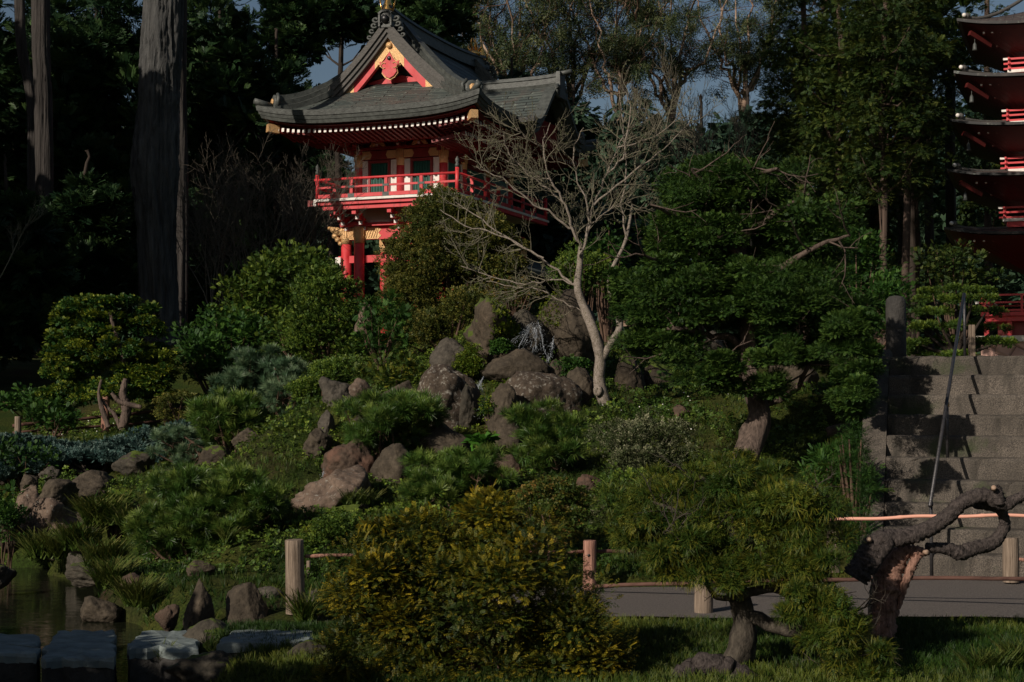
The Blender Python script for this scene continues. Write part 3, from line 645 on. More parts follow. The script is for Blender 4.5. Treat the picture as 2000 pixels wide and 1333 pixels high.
# main ridge
def strip(pts, prof, name, mat, smooth=False):     # sweep a section (offset along side, up) on a polyline
    mb = MB(); P = [Vector(p) for p in pts]; vs = []; k = len(prof)
    for i, p in enumerate(P):
        t = (P[min(i+1, len(P)-1)]-P[max(i-1, 0)]).normalized(); sd = t.cross(Vector((0, 0, 1))).normalized()
        vs += [p+sd*a+Vector((0, 0, b)) for a, b in prof]
    fs = [(i*k+j, i*k+(j+1) % k, (i+1)*k+(j+1) % k, (i+1)*k+j) for i in range(len(P)-1) for j in range(k)]
    fs += [tuple(range(k)), tuple((len(P)-1)*k+j for j in range(k))[::-1]]
    mb.add(vs, fs, smooth); return mb.build(name, mat, pav)
ZR = ZE+AR
rp = [(0, 1.18+(LY-2.36)*i/20, ZR-.06+.16*abs((i-10)/10)**2.5) for i in range(21)]
strip(rp, [(-.17, -.05), (-.17, .07), (-.13, .08), (-.13, .18), (-.09, .19), (-.09, .27), (-.13, .28), (-.10, .36), (.10, .36), (.13, .28), (.09, .27), (.09, .19), (.13, .18), (.13, .08), (.17, .07), (.17, -.05)], 'ridge', M['bronze'])
hp = [(1.35*a_, 1.5*b_) for a_, b_ in [(-.13, -.04), (-.15, .06), (-.10, .07), (-.12, .15), (-.07, .16), (-.08, .24), (.08, .24), (.07, .16), (.12, .15), (.10, .07), (.15, .06), (.13, -.04)]]
def hippts(sx, sy, a=(.14, 2.0), b=(1.45, 1.75), c=(2.82, .13)):
    P = []
    for i in range(25):
        t = i/24
        x = (1-t)**2*a[0]+2*t*(1-t)*b[0]+t*t*c[0]; y = (1-t)**2*a[1]+2*t*(1-t)*b[1]+t*t*c[1]
        P.append((sx*x, y if sy == 0 else LY-y, zroof(x, y, 'x' if y > HW-x-.0 or y > GX_ else 'y')))
    return P
for sx, sy in ((1, 0), (-1, 0), (1, 1), (-1, 1)):
    P = hippts(sx, sy); strip(P[:-2], hp, 'hip_ridge', M['bronze'])
    e = Vector(P[-3]); d = Vector((sx, -1 if sy == 0 else 1, .1)).normalized()
    mb = MB(); mb.lathe((0, 0, 0), [(.01, -.02), (.17, -.02), (.19, .02), (.19, .10), (.15, .13), (.01, .13)], 10)
    mb.cur = 1; mb.lathe((0, 0, 0), [(.0, .13), (.10, .13), (.09, .16), (.03, .165), (0, .165)], 8)
    mb.cur = 0; mb.box(-.23, .23, -.30, -.1, -.02, .12); mb.tube([(-.2, -.1, .05), (-.24, .08, .05), (-.12, .2, .05)], .045, 6); mb.tube([(.2, -.1, .05), (.24, .08, .05), (.12, .2, .05)], .045, 6)
    o = mb.build('ridge_end_tile', [M['bronze'], M['gold']], pav); o.location = e+Vector((0, 0, .17)); q = d.to_track_quat('Z', 'Y'); o.rotation_euler = q.to_euler()
    tip = hippts(sx, sy)[-6:]; mb = MB(); tt = Vector((sx*2.98, -.08 if sy == 0 else LY+.08, ZE+.34)); mb.tube([Vector(tip[-2])+Vector((0, 0, .08)), tt], [.085, .075], 8); mb.build('corner_finial', M['bronze'], pav)
# gable ends
def gz_(x, off=0): return ZE+AR*gg((HW-abs(x))/HW)+off
for sy, yy in ((-1, 1.25), (1, LY-1.25)):
    sg = 1 if sy < 0 else -1
    # layered outer bargeboard following the roof edge
    for k, (t0, t1, out, mat) in enumerate(((.10, -.06, 0, 'board'), (-.062, -.17, .05, 'board'), (-.172, -.27, .10, 'board'))):
        mb = MB(); y0 = yy+sg*(-.10+out); y1 = yy+sg*.25
        for s in (-1, 1):
            X = [s*(2.02-.04*k)*i/24 for i in range(25)]; vs = []
            for x in X:
                sl = 1+.35*abs(x)/2*0; nz = .0
                vs += [(x, y0, gz_(x, t0*1.25)), (x, y0, gz_(x, t1*1.25)), (x, y1, gz_(x, t1*1.25)), (x, y1, gz_(x, t0*1.25-.1 if k == 0 else t0*1.25))]
            mb.add(vs, [(4*i+j, 4*i+(j+1) % 4, 4*i+4+(j+1) % 4, 4*i+4+j) for i in range(24) for j in range(4)]+[(0, 1, 2, 3), (96, 97, 98, 99)])
        mb.build('bargeboard', M[mat], pav)
    # painted inner board: gold - red - gold
    y0 = yy+sg*.12; y1 = yy+sg*.24
    for s in (-1, 1):
        for a, b, mt, ex in ((0, .40, 'gold', .006), (.40, .98, 'redp', 0), (.98, 1.78, 'gold', .006)):
            mb = MB(); vs = []
            for i in range(13):
                x = s*(a+(b-a)*i/12); vs += [(x, y0-sg*ex, gz_(x, -.345)), (x, y0-sg*ex, gz_(x, -.62-.05*(abs(x) < .3))), (x, y1, gz_(x, -.62)), (x, y1, gz_(x, -.345))]
            mb.add(vs, [(4*i+j, 4*i+(j+1) % 4, 4*i+4+(j+1) % 4, 4*i+4+j) for i in range(12) for j in range(4)]+[(0, 1, 2, 3), (48, 49, 50, 51)]); mb.build('gable_board', M[mt], pav)
    mb = MB(); mb.tube([(0, y0-sg*.0, gz_(0, -.52)), (0, y0-sg*.07, gz_(0, -.52))], [.085, .07], 12); mb.build('gable_boss', M['gold'], pav)
    # pendant carving
    def heart(k, y0_, y1_, nm, mt):
        pts = [(0, .30), (.12, .10), (.20, .04), (.27, .08), (.25, -.04), (.17, -.08), (.20, -.20), (.12, -.30), (0, -.36)]
        pts = pts+[(-x, z) for x, z in pts[-2:0:-1]]
        mb = MB(); zc = gz_(0, -.98); mb.prism([(x*k, zc+z*k) for x, z in pts], y0_, y1_); mb.build(nm, M[mt], pav)
    heart(1.12, y0+sg*.02, y0+sg*.06, 'pendant_edge', 'gold'); heart(1.0, y0-sg*.02, y0+sg*.02, 'pendant', 'redp')
    mb = MB(); mb.lathe((0, 0, 0), [(0, 0), (.06, 0), (.05, .03), (.02, .04)], 6); o = mb.build('pendant_rivet', M['black'], pav); o.location = (0, y0-sg*.02, gz_(0, -.84)); o.rotation_euler = (PI/2*sg, 0, 0)
    for s in (-1, 1):
        mb = MB()
        for r0, cx in ((.07, .15),):
            mb.tube([(s*(cx+r0*math.cos(a)), y0-sg*.03, gz_(0, -1.02)+r0*math.sin(a)) for a in np.linspace(-2.2, 2.4, 9)], .012, 5)
        mb.build('pendant_scroll', M['gold'], pav)
    # recessed gable wall, grey plaster cloud panels, red base
    yw = yy+sg*.62; X = [-1.8+3.6*i/24 for i in range(25)]; zb = ZE+.88; q_ = .68
    mb = MB(); mb.prism([(x, max(zb-.399, gz_(x, -.12))) for x in X]+[(1.8, zb-.4), (-1.8, zb-.4)], yw, yw+sg*.1); mb.build('gable_wall', M['redd'], pav)
    mb = MB()
    for s in (-1, 1): mb.prism([(s*a_*q_, zb+b_*q_) for a_, b_ in ((.12, .42), (.3, .62), (.55, .66), (.85, .5), (1.05, .28), (.6, .22), (.3, .34))], yw-sg*.05, yw)
    mb.build('cloud_panel', M['bronze'], pav)
    mb = MB(); mb.prism([(a_*q_*1.1, zb+b_*q_) for a_, b_ in ((-1.1, -.35), (1.1, -.35), (1.0, .10), (.55, .22), (.25, .30), (0, .24), (-.25, .30), (-.55, .22), (-1.0, .10))], yw-sg*.16, yw-sg*.06); mb.build('gable_beam', M['redp'], pav)
    mb = MB(); mb.prism([(-.12, zb+.24), (0, zb+.14), (.12, zb+.24), (.08, zb+.34), (-.08, zb+.34)], yw-sg*.3, yw-sg*.17); mb.tube([(-.22, yw-sg*.2, zb+.26), (-.08, yw-sg*.25, zb+.2), (.08, yw-sg*.25, zb+.2), (.22, yw-sg*.2, zb+.26)], .03, 6); mb.build('dragon_carving', M['black'], pav)
    # ogre tile with scrolls, and gilded crest
    zo = ZR+.02; yo = yy-sg*.12
    mb = MB(); mb.prism([(-.22, zo-.02), (-.24, zo+.30), (-.2, zo+.52), (-.1, zo+.60), (.1, zo+.60), (.2, zo+.52), (.24, zo+.30), (.22, zo-.02)], yo, yo+sg*.14)
    mb.prism([(-.2, zo+.50), (-.25, zo+.56), (-.12, zo+.68), (.12, zo+.68), (.25, zo+.56), (.2, zo+.50), (.1, zo+.60), (-.1, zo+.60)], yo-sg*.05, yo+sg*.17)
    for s in (-1, 1):
        mb.box(s*.2-.03, s*.2+.03, min(yo-sg*.05, yo), max(yo-sg*.05, yo), zo+.02, zo+.5)
        for c0, r0, tz in (((.36, .32), .12, .055), ((.42, .10), .11, .05), ((.50, -.12), .10, .045), ((.58, -.36), .09, .04)):
            cx, cz = c0; mb.tube([(s*(cx+r*math.cos(a)), yo+sg*.05, zo+cz+r*math.sin(a)) for a, r in zip(np.linspace(-2.6, 3.4, 13), np.linspace(r0, r0*.35, 13))], tz, 6)
    og = mb.build('ogre_tile', M['bronze'], pav); og.scale = (.78, 1, .62); og.location.z = zo*.38-.12
    mb = MB(); mb.lathe((0, 0, 0), [(0, 0), (.09, 0), (.11, .04), (.09, .09), (.04, .12)], 8)
    for s in (-1, 1):
        mb.tube([(s*.06, .05, .05), (s*.02, .09, .09)], .025, 5); mb.tube([(s*.09, -.09, .02), (s*.13, -.1, .06)], .02, 5)
        mb.tube([(-.09, -.06+s*.012, .03), (.09, -.06+s*.012, .03)], .014, 5)
    o = mb.build('ogre_face', M['black'], pav); o.location = (0, yo-sg*.0, zo+.07); o.rotation_euler = (PI/2*sg, 0, 0)
    mb = MB(); zc = ZR+.30; yc = yo+sg*.12
    mb.lathe((0, yc, zc-.02), [(.10, 0), (.12, .08), (.09, .16), (.11, .2), (.07, .28), (.09, .32), (.05, .42), (.02, .62), (0, .7)], 10)
    for s in (-1, 1): mb.tube([(s*.14, yc, zc), (s*.18, yc, zc+.16), (s*.24, yc+.02, zc+.42)], [.028, .022, .014], 6)
    mb.build('gilded_crest', M['goldfin'], pav)
# gilded antlered figure at the far end of the ridge
mb = MB(); zc = ZR+.36; yc = LY-1.75
mb.lathe((0, yc, zc-.02), [(.14, 0), (.18, .06), (.14, .14), (.06, .2)], 10)
for s in (-1, 1):
    mb.tube([(s*.1, yc, zc+.1), (s*.2, yc, zc+.22), (s*.19, yc, zc+.36)], [.04, .03, .012], 6)
    mb.tube([(s*.05, yc, zc+.12), (s*.08, yc-.1, zc+.3), (s*.02, yc-.2, zc+.46)], [.04, .03, .012], 6)
mb.tube([(0, yc, zc+.1), (0, yc+.05, zc+.34), (.03, yc, zc+.55)], [.05, .035, .012], 6); mb.build('gilded_figure', M['goldfin'], pav)
# curved dormer (undulating gable) on the long right side
KY = LY/2; G = []
def kz(y): return 8.44+1.16*(.5+.5*math.cos(PI*min(1, abs(y)/1.75)))+.10*max(0, abs(y)-1.4)
for j in range(41):
    y = -1.95+3.9*j/40; G.append([(1.0+2.45*i/16, KY+y, kz(y)+.04*(i/16)**3) for i in range(17)])
uvsheet('dormer_roof', G, .12, M['roof'], pav)
mb = MB()
for k, (a, b, xo) in enumerate(((.0, -.13, 3.47), (-.132, -.22, 3.42), (-.222, -.34, 3.36))):
    vs = []
    for j in range(41):
        y = -1.95+3.9*j/40; z = kz(y)+.04; vs += [(xo, KY+y, z+a), (xo, KY+y, z+b), (xo-.3, KY+y, z+b), (xo-.3, KY+y, z+a)]
    mb.add(vs, [(4*i+q, 4*i+(q+1) % 4, 4*i+4+(q+1) % 4, 4*i+4+q) for i in range(40) for q in range(4)])
mb.build('dormer_fascia', M['bronze'], pav)
strip([(1.15+2.3*i/8, KY, 9.60+.03*(i/8)**4*2) for i in range(9)], [(-.16, -.06), (-.2, .04), (-.11, .05), (-.11, .2), (-.14, .21), (-.1, .3), (.1, .3), (.14, .21), (.11, .2), (.11, .05), (.2, .04), (.16, -.06)], 'dormer_ridge', M['bronze'])
mb = MB()
for s in (-1, 1): mb.tube([(3.46, KY+s*(.1+r*math.cos(a)*1.0+.15), 9.5+r*math.sin(a)) for a, r in zip(np.linspace(-2.4, 3, 11), np.linspace(.2, .06, 11))], .06, 6)
mb.box(3.38, 3.52, KY-.22, KY+.22, 9.3, 9.98, .02); mb.tube([(3.3, KY, 9.93), (3.75, KY, 10.0)], [.07, .06], 8); mb.build('dormer_ogre_tile', M['bronze'], pav)
mb = MB(); mb.box(3.0, 3.04, KY-.9, KY+.9, 8.1, 8.75); mb.build('dormer_panel', M['redd'], pav)
# ---- walls of the upper storey ----
WF = by0; ub = 1.2
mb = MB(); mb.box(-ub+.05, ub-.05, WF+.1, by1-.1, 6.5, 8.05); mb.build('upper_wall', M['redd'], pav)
def pillar(x, y, z0, z1, r=.105, capg=True, parent=pav, low=None):
    mb = MB(); mb.tube([(x, y, z0), (x, y, z1)], r, 14); o = mb.build('pillar', M['redp'], parent)
    if capg:
        mb = MB(); mb.tube([(x, y, z1-.42), (x, y, z1-.30), (x, y, z1-.28), (x, y, z1)], [r+.006, r+.006, r+.012, r+.012], 14)
        for k in range(16): a = k*PI/8; mb.beam((x+(r+.014)*math.cos(a), y+(r+.014)*math.sin(a), z1-.26), (x+(r+.014)*math.cos(a), y+(r+.014)*math.sin(a), z1-.02), .014, .014, (1, 0, 0))
        mb.build('gilt_sleeve', M['gold'], o)
    return o
for x in (-1.17, 0, 1.17): pillar(x, WF, 6.55, 7.86)
for y in (3.3, 4.9, 6.6): pillar(1.17, y, 6.55, 7.86)
for x0, x1 in ((-1.17, 0), (0, 1.17)):
    for a, b in ((.11, .27), (.90, 1.06)):
        mb = MB(); mb.box(x0+a, x0+b, WF-.02, WF+.08, 6.56, 7.6); mb.build('white_panel', M['white'], pav)
    mb = MB()
    for a, b in ((.28, .345), (.825, .89)): mb.box(x0+a, x0+b, WF-.05, WF+.08, 6.56, 7.6)
    mb.box(x0+.345, x0+.825, WF-.05, WF+.08, 7.53, 7.6); mb.build('window_frame', M['redd'], pav)
    mb = MB(); mb.box(x0+.346, x0+.824, WF+.03, WF+.06, 6.56, 7.529)
    for k in range(11): xx = x0+.37+.043*k; mb.box(xx-.010, xx+.010, WF-.012, WF+.03, 6.57, 7.52)
    mb.build('slatted_window', M['green'], pav)
for y0, y1 in ((2.3, 3.1), (3.5, 4.7), (5.1, 6.3)):
    mb = MB(); mb.box(1.16, 1.19, y0, y1, 6.7, 7.5); mb.build('side_window', M['green'], pav)
    mb = MB(); mb.box(1.16, 1.20, y0-.12, y0-.02, 6.6, 7.55); mb.box(1.16, 1.20, y1+.02, y1+.12, 6.6, 7.55); mb.build('white_panel', M['white'], pav)
def nageshi(z0, z1, out, name='wall_beam', gold=True, xw=1.25):
    mb = MB(); mb.box(-xw, xw, WF-out, WF+.02, z0, z1); mb.build(name, M['redd'], pav)
    mb = MB(); mb.box(1.19, 1.19+out, WF+.021, by1, z0, z1); mb.build(name, M['redd'], pav)
    if gold:
        for c in (-1.17, 0, 1.17):
            for s in (-1, 1):
                if abs(c+s*.2) < 1.3:
                    mb = MB(); a, b = sorted((c+s*.11, c+s*.34)); mb.prism([(a, z0+.01), (b, z0+.01), (b+(.05 if s > 0 else 0), (z0+z1)/2), (b, z1-.01), (a, z1-.01), (a-(.05 if s < 0 else 0), (z0+z1)/2)], WF-out-.008, WF-out); mb.build('gilt_plate', M['gold'], pav)
nageshi(7.62, 7.84, .06); nageshi(7.86, 7.92, .12, 'wall_cornice', False, 1.35)
# bracket clusters under the eaves
def bracket(x, y, z, rz, k=1.0, steps=3, mat='redd', name='bracket_set'):
    mb = MB()
    for i in range(steps):
        o_ = .16*i*k; zz = .12*i*k
        mb.box(-.05*k, .05*k, -.22*k-o_, .1, zz, zz+.075*k); mb.box(-.2*k, .2*k, -.05*k-o_, .05*k-o_, zz+.0001, zz+.0749*k)
        for s in (-1, 0, 1): mb.box(s*.17*k-.045*k, s*.17*k+.045*k, -.05*k-o_-.003, .05*k-o_+.003, zz+.075*k, zz+.12*k, -.012*k)
        mb.cur = 1; mb.box(-.04*k, .04*k, -.224*k-o_, -.22*k-o_, zz+.005, zz+.07*k); mb.cur = 0
    o = mb.build(name, [M[mat], M['white']], pav); o.location = (x, y, z); o.rotation_euler = (0, 0, rz); return o
for x in (-1.17, -.58, 0, .58, 1.17): bracket(x, WF-.02, 7.93, 0, .8)
for y in (2.6, 3.3, 4.1, 4.9, 5.7, 6.5): bracket(1.2, y, 7.93, PI/2, .8)
bracket(-1.2, WF+.3, 7.93, -PI/2, .8)
bracket(-1.2, WF, 7.75, -PI/4, 1.0); bracket(1.2, WF, 7.75, PI/4, 1.0)
for x in (-.58, .58):
    mb = MB(); mb.prism([(x-.22, 7.93), (x-.16, 8.02), (x-.06, 8.1), (x+.06, 8.1), (x+.16, 8.02), (x+.22, 7.93), (x+.12, 7.93), (x, 8.02), (x-.12, 7.93)], WF-.16, WF-.08); mb.build('frog_leg_strut', M['gold'], pav)
# ---- balcony ----
BU = 1.9; BF = 1.2; BBK = LY-1.2; BZ = 6.58
mb = MB(); mb.box(-BU-.08, BU+.08, BF-.08, BBK+.08, BZ-.08, BZ-.02); mb.build('balcony_floor', M['white'], pav)
mb = MB()
mb.box(-BU-.0, BU+.0, BF-.02, BF+.09, BZ-.17, BZ-.082); mb.box(BU-.05, BU+.06, BF+.091, BBK, BZ-.17, BZ-.082); mb.box(-BU-.06, -BU+.05, BF+.091, BBK, BZ-.17, BZ-.082); mb.build('balcony_edge_beam', M['redp'], pav)
mb = MB(); mb.box(-BU-.24, -BU-.075, BF-.06, BF+.1, BZ-.19, BZ-.04); mb.cur = 1; mb.box(-BU-.075, -BU+.0, BF-.085, BF-.01, BZ-.19, BZ-.082); mb.build('beam_nose', [M['redd'], M['white']], pav)
mb = MB(); mb.box(-BU+.12, BU-.1, BF+.05, BF+.14, BZ-.285, BZ-.171); mb.build('balcony_joist', M['redp'], pav)
def rail(ax, a, b, c, z, h, w_, name, mat, lj=0):
    mb = MB(); 
    if ax == 'x': mb.box(a, b, c-w_/2, c+w_/2, z, z+h)
    else: mb.box(c-w_/2, c+w_/2, a, b, z, z+h)
    return mb.build(name, mat, pav)
for ax, a, b, c in (('x', -BU, BU, BF), ('y', BF+.05, BBK, BU), ('y', BF+.05, BBK, -BU)):
    rail(ax, a, b, c, BZ+.0, .09, .07, 'base_rail', M['redp']); rail(ax, a, b, c, BZ+.24, .05, .05, 'mid_rail', M['redp'])
    mb = MB(); q = [(a-.08, c, BZ+.47), (b+.0, c, BZ+.47)] if ax == 'x' else [(c, a-.05, BZ+.47), (c, b, BZ+.47)]; mb.tube(q, .032, 10); mb.build('top_rail', M['redp'], pav)
    nst = 4 if ax == 'x' else 7
    for i in range(1, nst):
        t = a+(b-a)*i/nst
        mb = MB(); x, y = (t, c) if ax == 'x' else (c, t); mb.box(x-.04, x+.04, y-.028, y+.028, BZ+.091, BZ+.445); mb.build('baluster', M['redp'], pav)
        for zz, hh in ((-.002, .094), (.238, .054)): 
            mb = MB()
            if ax == 'x': mb.box(x-.09, x+.09, y-.037, y+.037, BZ+zz, BZ+zz+hh)
            else: mb.box(x-.037, x+.037, y-.09, y+.09, BZ+zz, BZ+zz+hh)
            mb.build('bronze_fitting', M['bronze'], pav)
for x, y in ((-BU, BF), (BU, BF), (BU, BBK), (-BU, BBK)):
    mb = MB(); mb.tube([(x, y, BZ-.02), (x, y, BZ+.60)], .052, 12); p = mb.build('rail_post', M['redp'], pav)
    mb = MB(); mb.lathe((x, y, BZ+.60), [(.056, 0), (.056, .08), (.03, .10), (.055, .15), (.05, .2), (.02, .25), (0, .28)], 10); mb.build('finial', M['bronze'], p)
# brackets carrying the balcony
for x in (-1.45, -.95, 0.02, .95, 1.4):
    mb = MB()
    for i in range(4):
        f_ = i/3; mb.box(x-.055, x+.055, BF+.12+.2*i, BF+.40+.2*i, BZ-.40-.115*i, BZ-.30-.115*i)
        mb.box(x-.085, x+.085, BF+.10+.2*i, BF+.22+.2*i, BZ-.302-.115*i, BZ-.285-.115*i+.04, -.02)
    mb.cur = 1
    for i in range(1, 4): mb.box(x-.05, x+.05, BF+.115+.2*i, BF+.119+.2*i, BZ-.395-.115*i, BZ-.31-.115*i)
    mb.build('balcony_bracket', [M['redp'], M['white']], pav)
for i, y in enumerate((1.9, 2.6)):
    for sx in (-1, 1):
        mb = MB()
        for k in range(3): mb.box(*(sorted((sx*(BU-.02-.2*k), sx*(BU-.38-.2*k)))), y-.055, y+.055, BZ-.40-.12*k, BZ-.30-.12*k)
        mb.build('side_bracket', M['redp'], pav)
mb = MB(); mb.box(-1.15, 1.15, WF-.05, WF+.03, 6.02, 6.42); mb.build('frieze_panel', M['cream'], pav)
mb = MB(); mb.box(-1.15, 1.15, WF+.031, by1, 6.0, 6.5); mb.build('frieze_core', M['redd'], pav)
for x in (-.5, .5):
    mb = MB(); mb.box(x-.3, x+.3, WF-.085, WF-.052, 6.03, 6.08); mb.build('frieze_sill', M['white'], pav)
# ---- lower storey: open frame ----
mb = MB(); mb.box(-1.6, 1.6, WF-.2, WF+.15, 5.93, 6.01); mb.box(1.25, 1.6, WF+.151, by1, 5.93, 6.01); mb.box(-1.6, -1.25, WF+.151, by1, 5.93, 6.01); mb.build('lower_cornice', M['redp'], pav)
mb = MB(); mb.box(-1.45, 1.5, WF-.07, WF+.07, 5.60, 5.925); mb.build('tie_beam', M['redp'], pav)
for c, a, b in ((-1.1, -1.0, -.58), (-1.1, -1.42, -1.2), (.43, .55, .9)):
    mb = MB(); mb.prism([(a, 5.61), (b, 5.61), (b+(.08 if c > a or 1 else 0), 5.69), (b, 5.76), (b+.08, 5.84), (b, 5.915), (a, 5.915)], WF-.082, WF-.0705)
    for k in range(6):
        xx = a+(b-a)*k/6; mb.beam((xx, WF-.09, 5.64), (min(b, xx+.1), WF-.09, 5.9), .02, .02, (0, 1, 0))
    mb.build('gilt_plate', M['gold'], pav)
mb = MB(); mb.box(-1.72, 1.7, WF-.05, WF+.05, 5.02, 5.2); mb.cur = 1; mb.box(-1.725, -1.58, WF-.2, WF-.051, 4.95, 5.16); mb.build('lower_tie_beam', [M['redp'], M['white']], pav)
for x, y in ((-1.52, WF+.02), (-1.1, WF-.1), (.43, WF-.1), (1.1, WF), (1.52, WF), (-1.52, 4.35), (-1.52, by1), (1.52, 4.35), (1.52, by1)): pillar(x, y, 2.3, 5.92, .135)
mb = MB()      # carved beast head nosing, left corner
for i, (dx, dz, r) in enumerate(((0, 0, .12), (-.12, .02, .11), (-.22, .06, .09), (-.33, .1, .05), (-.18, -.1, .08), (-.10, -.2, .07), (-.02, -.3, .06))): mb.tube([(-1.62+dx, WF-.12, 5.82+dz), (-1.62+dx, WF+.06, 5.82+dz)], [r*.9, r], 8)
mb.build('carved_nosing', M['gold'], pav)
mb = MB(); mb.box(-1.75, 1.75, WF-.4, by1+.4, 2.2, 2.75); mb.build('stone_plinth', RM['grey'], pav)
# lower side roof seen through the bare maple
G = [[(1.6+1.9*i/6, 1.2+6.3*j/6, 5.45-.75*(i/6)**.8) for j in range(7)] for i in range(7)]; uvsheet('side_roof', G, .1, M['roof'], pav)
# ---------------- five storeyed pagoda ----------------
PD = 42.0
def pz(py, d): return at(1000, py, d).z
cpx = 2114; pc = at(cpx, 600, PD+3.2)
pag = thing('pagoda', 'red five tiered pagoda with dark brown roofs cut by the right picture edge', 'pagoda', (pc.x, pc.y, 0), -SA)
PR = 3.15
def corner_z(py): return pz(py, pc.y+PR*(math.sin(SA)-math.cos(SA)))
tops = [(40, 1.00), (143, 1.03), (238, 1.06), (336, 1.09), (450, 1.12)]
rafp = None
for ti, (py, kk) in enumerate(tops):
    z = corner_z(py)-.12; hw = 2.98*kk; nxt = corner_z(tops[ti+1][0])-.12 if ti < 4 else z-1.6; step = 1.35 if ti < 4 else 1.5
    bh = 1.25*kk; rise = .34 if ti else 1.2
    for s in range(4):
        G = []
        for i in range(9):
            f_ = i/8; h = hw*(1-f_)+(bh*.95 if ti else .12)*f_
            G.append([tuple(Matrix.Rotation(s*PI/2, 3, 'Z') @ Vector((-h+2*h*j/24, -h, z+rise*f_**1.5+.20*abs(2*j/24-1)**4*(1-f_)))) for j in range(25)])
        uvsheet('tier_roof', G, .07, M['proof'], pag)
        mb = MB(); vs = []
        for j in range(25):
            x = -hw+2*hw*j/24; l_ = .20*abs(2*j/24-1)**4
            for (i0, zz) in ((0, -.005), (.03, -.1), (.3, -.1), (.3, -.005)): vs.append(Matrix.Rotation(s*PI/2, 3, 'Z') @ Vector((x*(1-i0/hw), -hw+i0, z+zz*.65+l_)))
        mb.add(vs, [(4*i+q, 4*i+(q+1) % 4, 4*i+4+(q+1) % 4, 4*i+4+q) for i in range(24) for q in range(4)]); mb.build('tier_eave', M['board'], pag)
        # underside
        mb = MB(); vs = []
        for j in range(25):
            x = -hw+2*hw*j/24; l_ = .20*abs(2*j/24-1)**4; vs.append(Matrix.Rotation(s*PI/2, 3, 'Z') @ Vector((x*.96, -hw*.96, z-.09+l_)))
        for j in range(25): vs.append(Matrix.Rotation(s*PI/2, 3, 'Z') @ Vector((-bh+2*bh*j/24, -bh, z-.88)))
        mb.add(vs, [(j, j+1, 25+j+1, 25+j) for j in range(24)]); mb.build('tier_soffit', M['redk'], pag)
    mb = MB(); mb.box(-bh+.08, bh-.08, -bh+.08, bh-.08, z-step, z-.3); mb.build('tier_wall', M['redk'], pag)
    for s in range(4):
        mb = MB(); rm_ = Matrix.Rotation(s*PI/2, 3, 'Z')
        mb.tube([rm_ @ Vector((-hw+.2+(hw-bh)*t, -hw+.2+(hw-bh)*t, z+.17*(1-t)**3+.08+rise*t**1.5)) for t in np.linspace(0, .9, 7)], .05, 7)
        mb.build('tier_hip_ridge', M['board'], pag)
    for s in range(2):
        rm_ = Matrix.Rotation(s*PI/2, 3, 'Z')
        mb = MB(); c = rm_ @ Vector((-hw+.24, -hw+.24, z+.30)); mb.lathe(c, [(0, -.08), (.09, -.05), (.10, .02), (.04, .07), (0, .08)], 8); o = mb.build('ridge_ornament', M['board'], pag)
        mb = MB(); mb.tube([c+Vector((-.06, -.15, .0)), c+Vector((-.06, -.09, 0))], [.05, .06], 8); mb.build('white_disc', M['white'], o)
        mb = MB(); c = rm_ @ Vector((-hw+.42, -hw+.42, z-.62)); mb.lathe(c, [(.075, 0), (.06, .04), (.05, .16), (.025, .2), (.008, .22), (.006, .5)], 8); mb.build('wind_bell', M['bronze'], pag)
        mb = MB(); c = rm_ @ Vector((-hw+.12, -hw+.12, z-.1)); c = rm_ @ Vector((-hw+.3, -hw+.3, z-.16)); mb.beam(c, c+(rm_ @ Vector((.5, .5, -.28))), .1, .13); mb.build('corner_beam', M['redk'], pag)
    for i in range(44):
        row = i//22; x = -hw*(.78-.1*row)+hw*(1.56-.2*row)*(i % 22)/21
        if rafp is None:
            mb = MB(); mb.box(-.03, .03, 0, .6, -.035, .035); mb.cur = 1; mb.box(-.024, .024, -.006, 0, -.024, .024); rafp = mb.build('rafter_end', rm, pag); o = rafp
        else: o = bpy.data.objects.new('rafter_end', rafp.data); C.objects.link(o); o.parent = pag
        o.location = (x, -hw*(.86-.2*row), z-.16-.24*row)
    # balcony railing standing on the roof below
    if ti < 4:
        bz = z-step+.27; bw = 1.78*kk
        mb = MB(); mb.box(-bw, bw, -bw, bw, bz-.05, bz+.03); mb.build('tier_balcony_floor', M['white'], pag)
        mb = MB(); mb.box(-bw+.1, bw-.1, -bw+.06, bw-.06, bz-.2, bz-.051); mb.build('tier_balcony_base', M['redp'], pag)
        for s in range(4):
            mb = MB()
            for zz in (.06, .2, .33):
                a = Matrix.Rotation(s*PI/2, 3, 'Z') @ Vector((-bw-.1, -bw+.04, bz+zz)); b = Matrix.Rotation(s*PI/2, 3, 'Z') @ Vector((bw+.1, -bw+.04, bz+zz)); mb.beam(a, b, .05, .05)
            for q in range(5):
                a = Matrix.Rotation(s*PI/2, 3, 'Z') @ Vector((-bw+.06+2*(bw-.06)*q/4, -bw+.041, bz+.03)); mb.beam(a, a+Vector((0, 0, .33)), .05, .05, (1, 0, 0))
            mb.cur = 1; a = Matrix.Rotation(s*PI/2, 3, 'Z') @ Vector((-bw-.10, -bw+.04, bz+.33)); mb.beam(a-(Matrix.Rotation(s*PI/2, 3, 'Z') @ Vector((.01, 0, 0))), a+(Matrix.Rotation(s*PI/2, 3, 'Z') @ Vector((.15, 0, 0))), .056, .058)
            mb.build('tier_railing', [M['redp'], M['white']], pag)
mb = MB(); zt = corner_z(40)+1.0; mb.lathe((0, 0, zt), [(.3, 0), (.3, .2), (.1, .3), (.08, 3), (0, 3.2)], 10)
for k in range(7): mb.lathe((0, 0, zt+.5+.28*k), [(.08, 0), (.26-.02*k, .03), (.26-.02*k, .07), (.08, .1)], 12)
mb.build('spire', M['bronze'], pag)
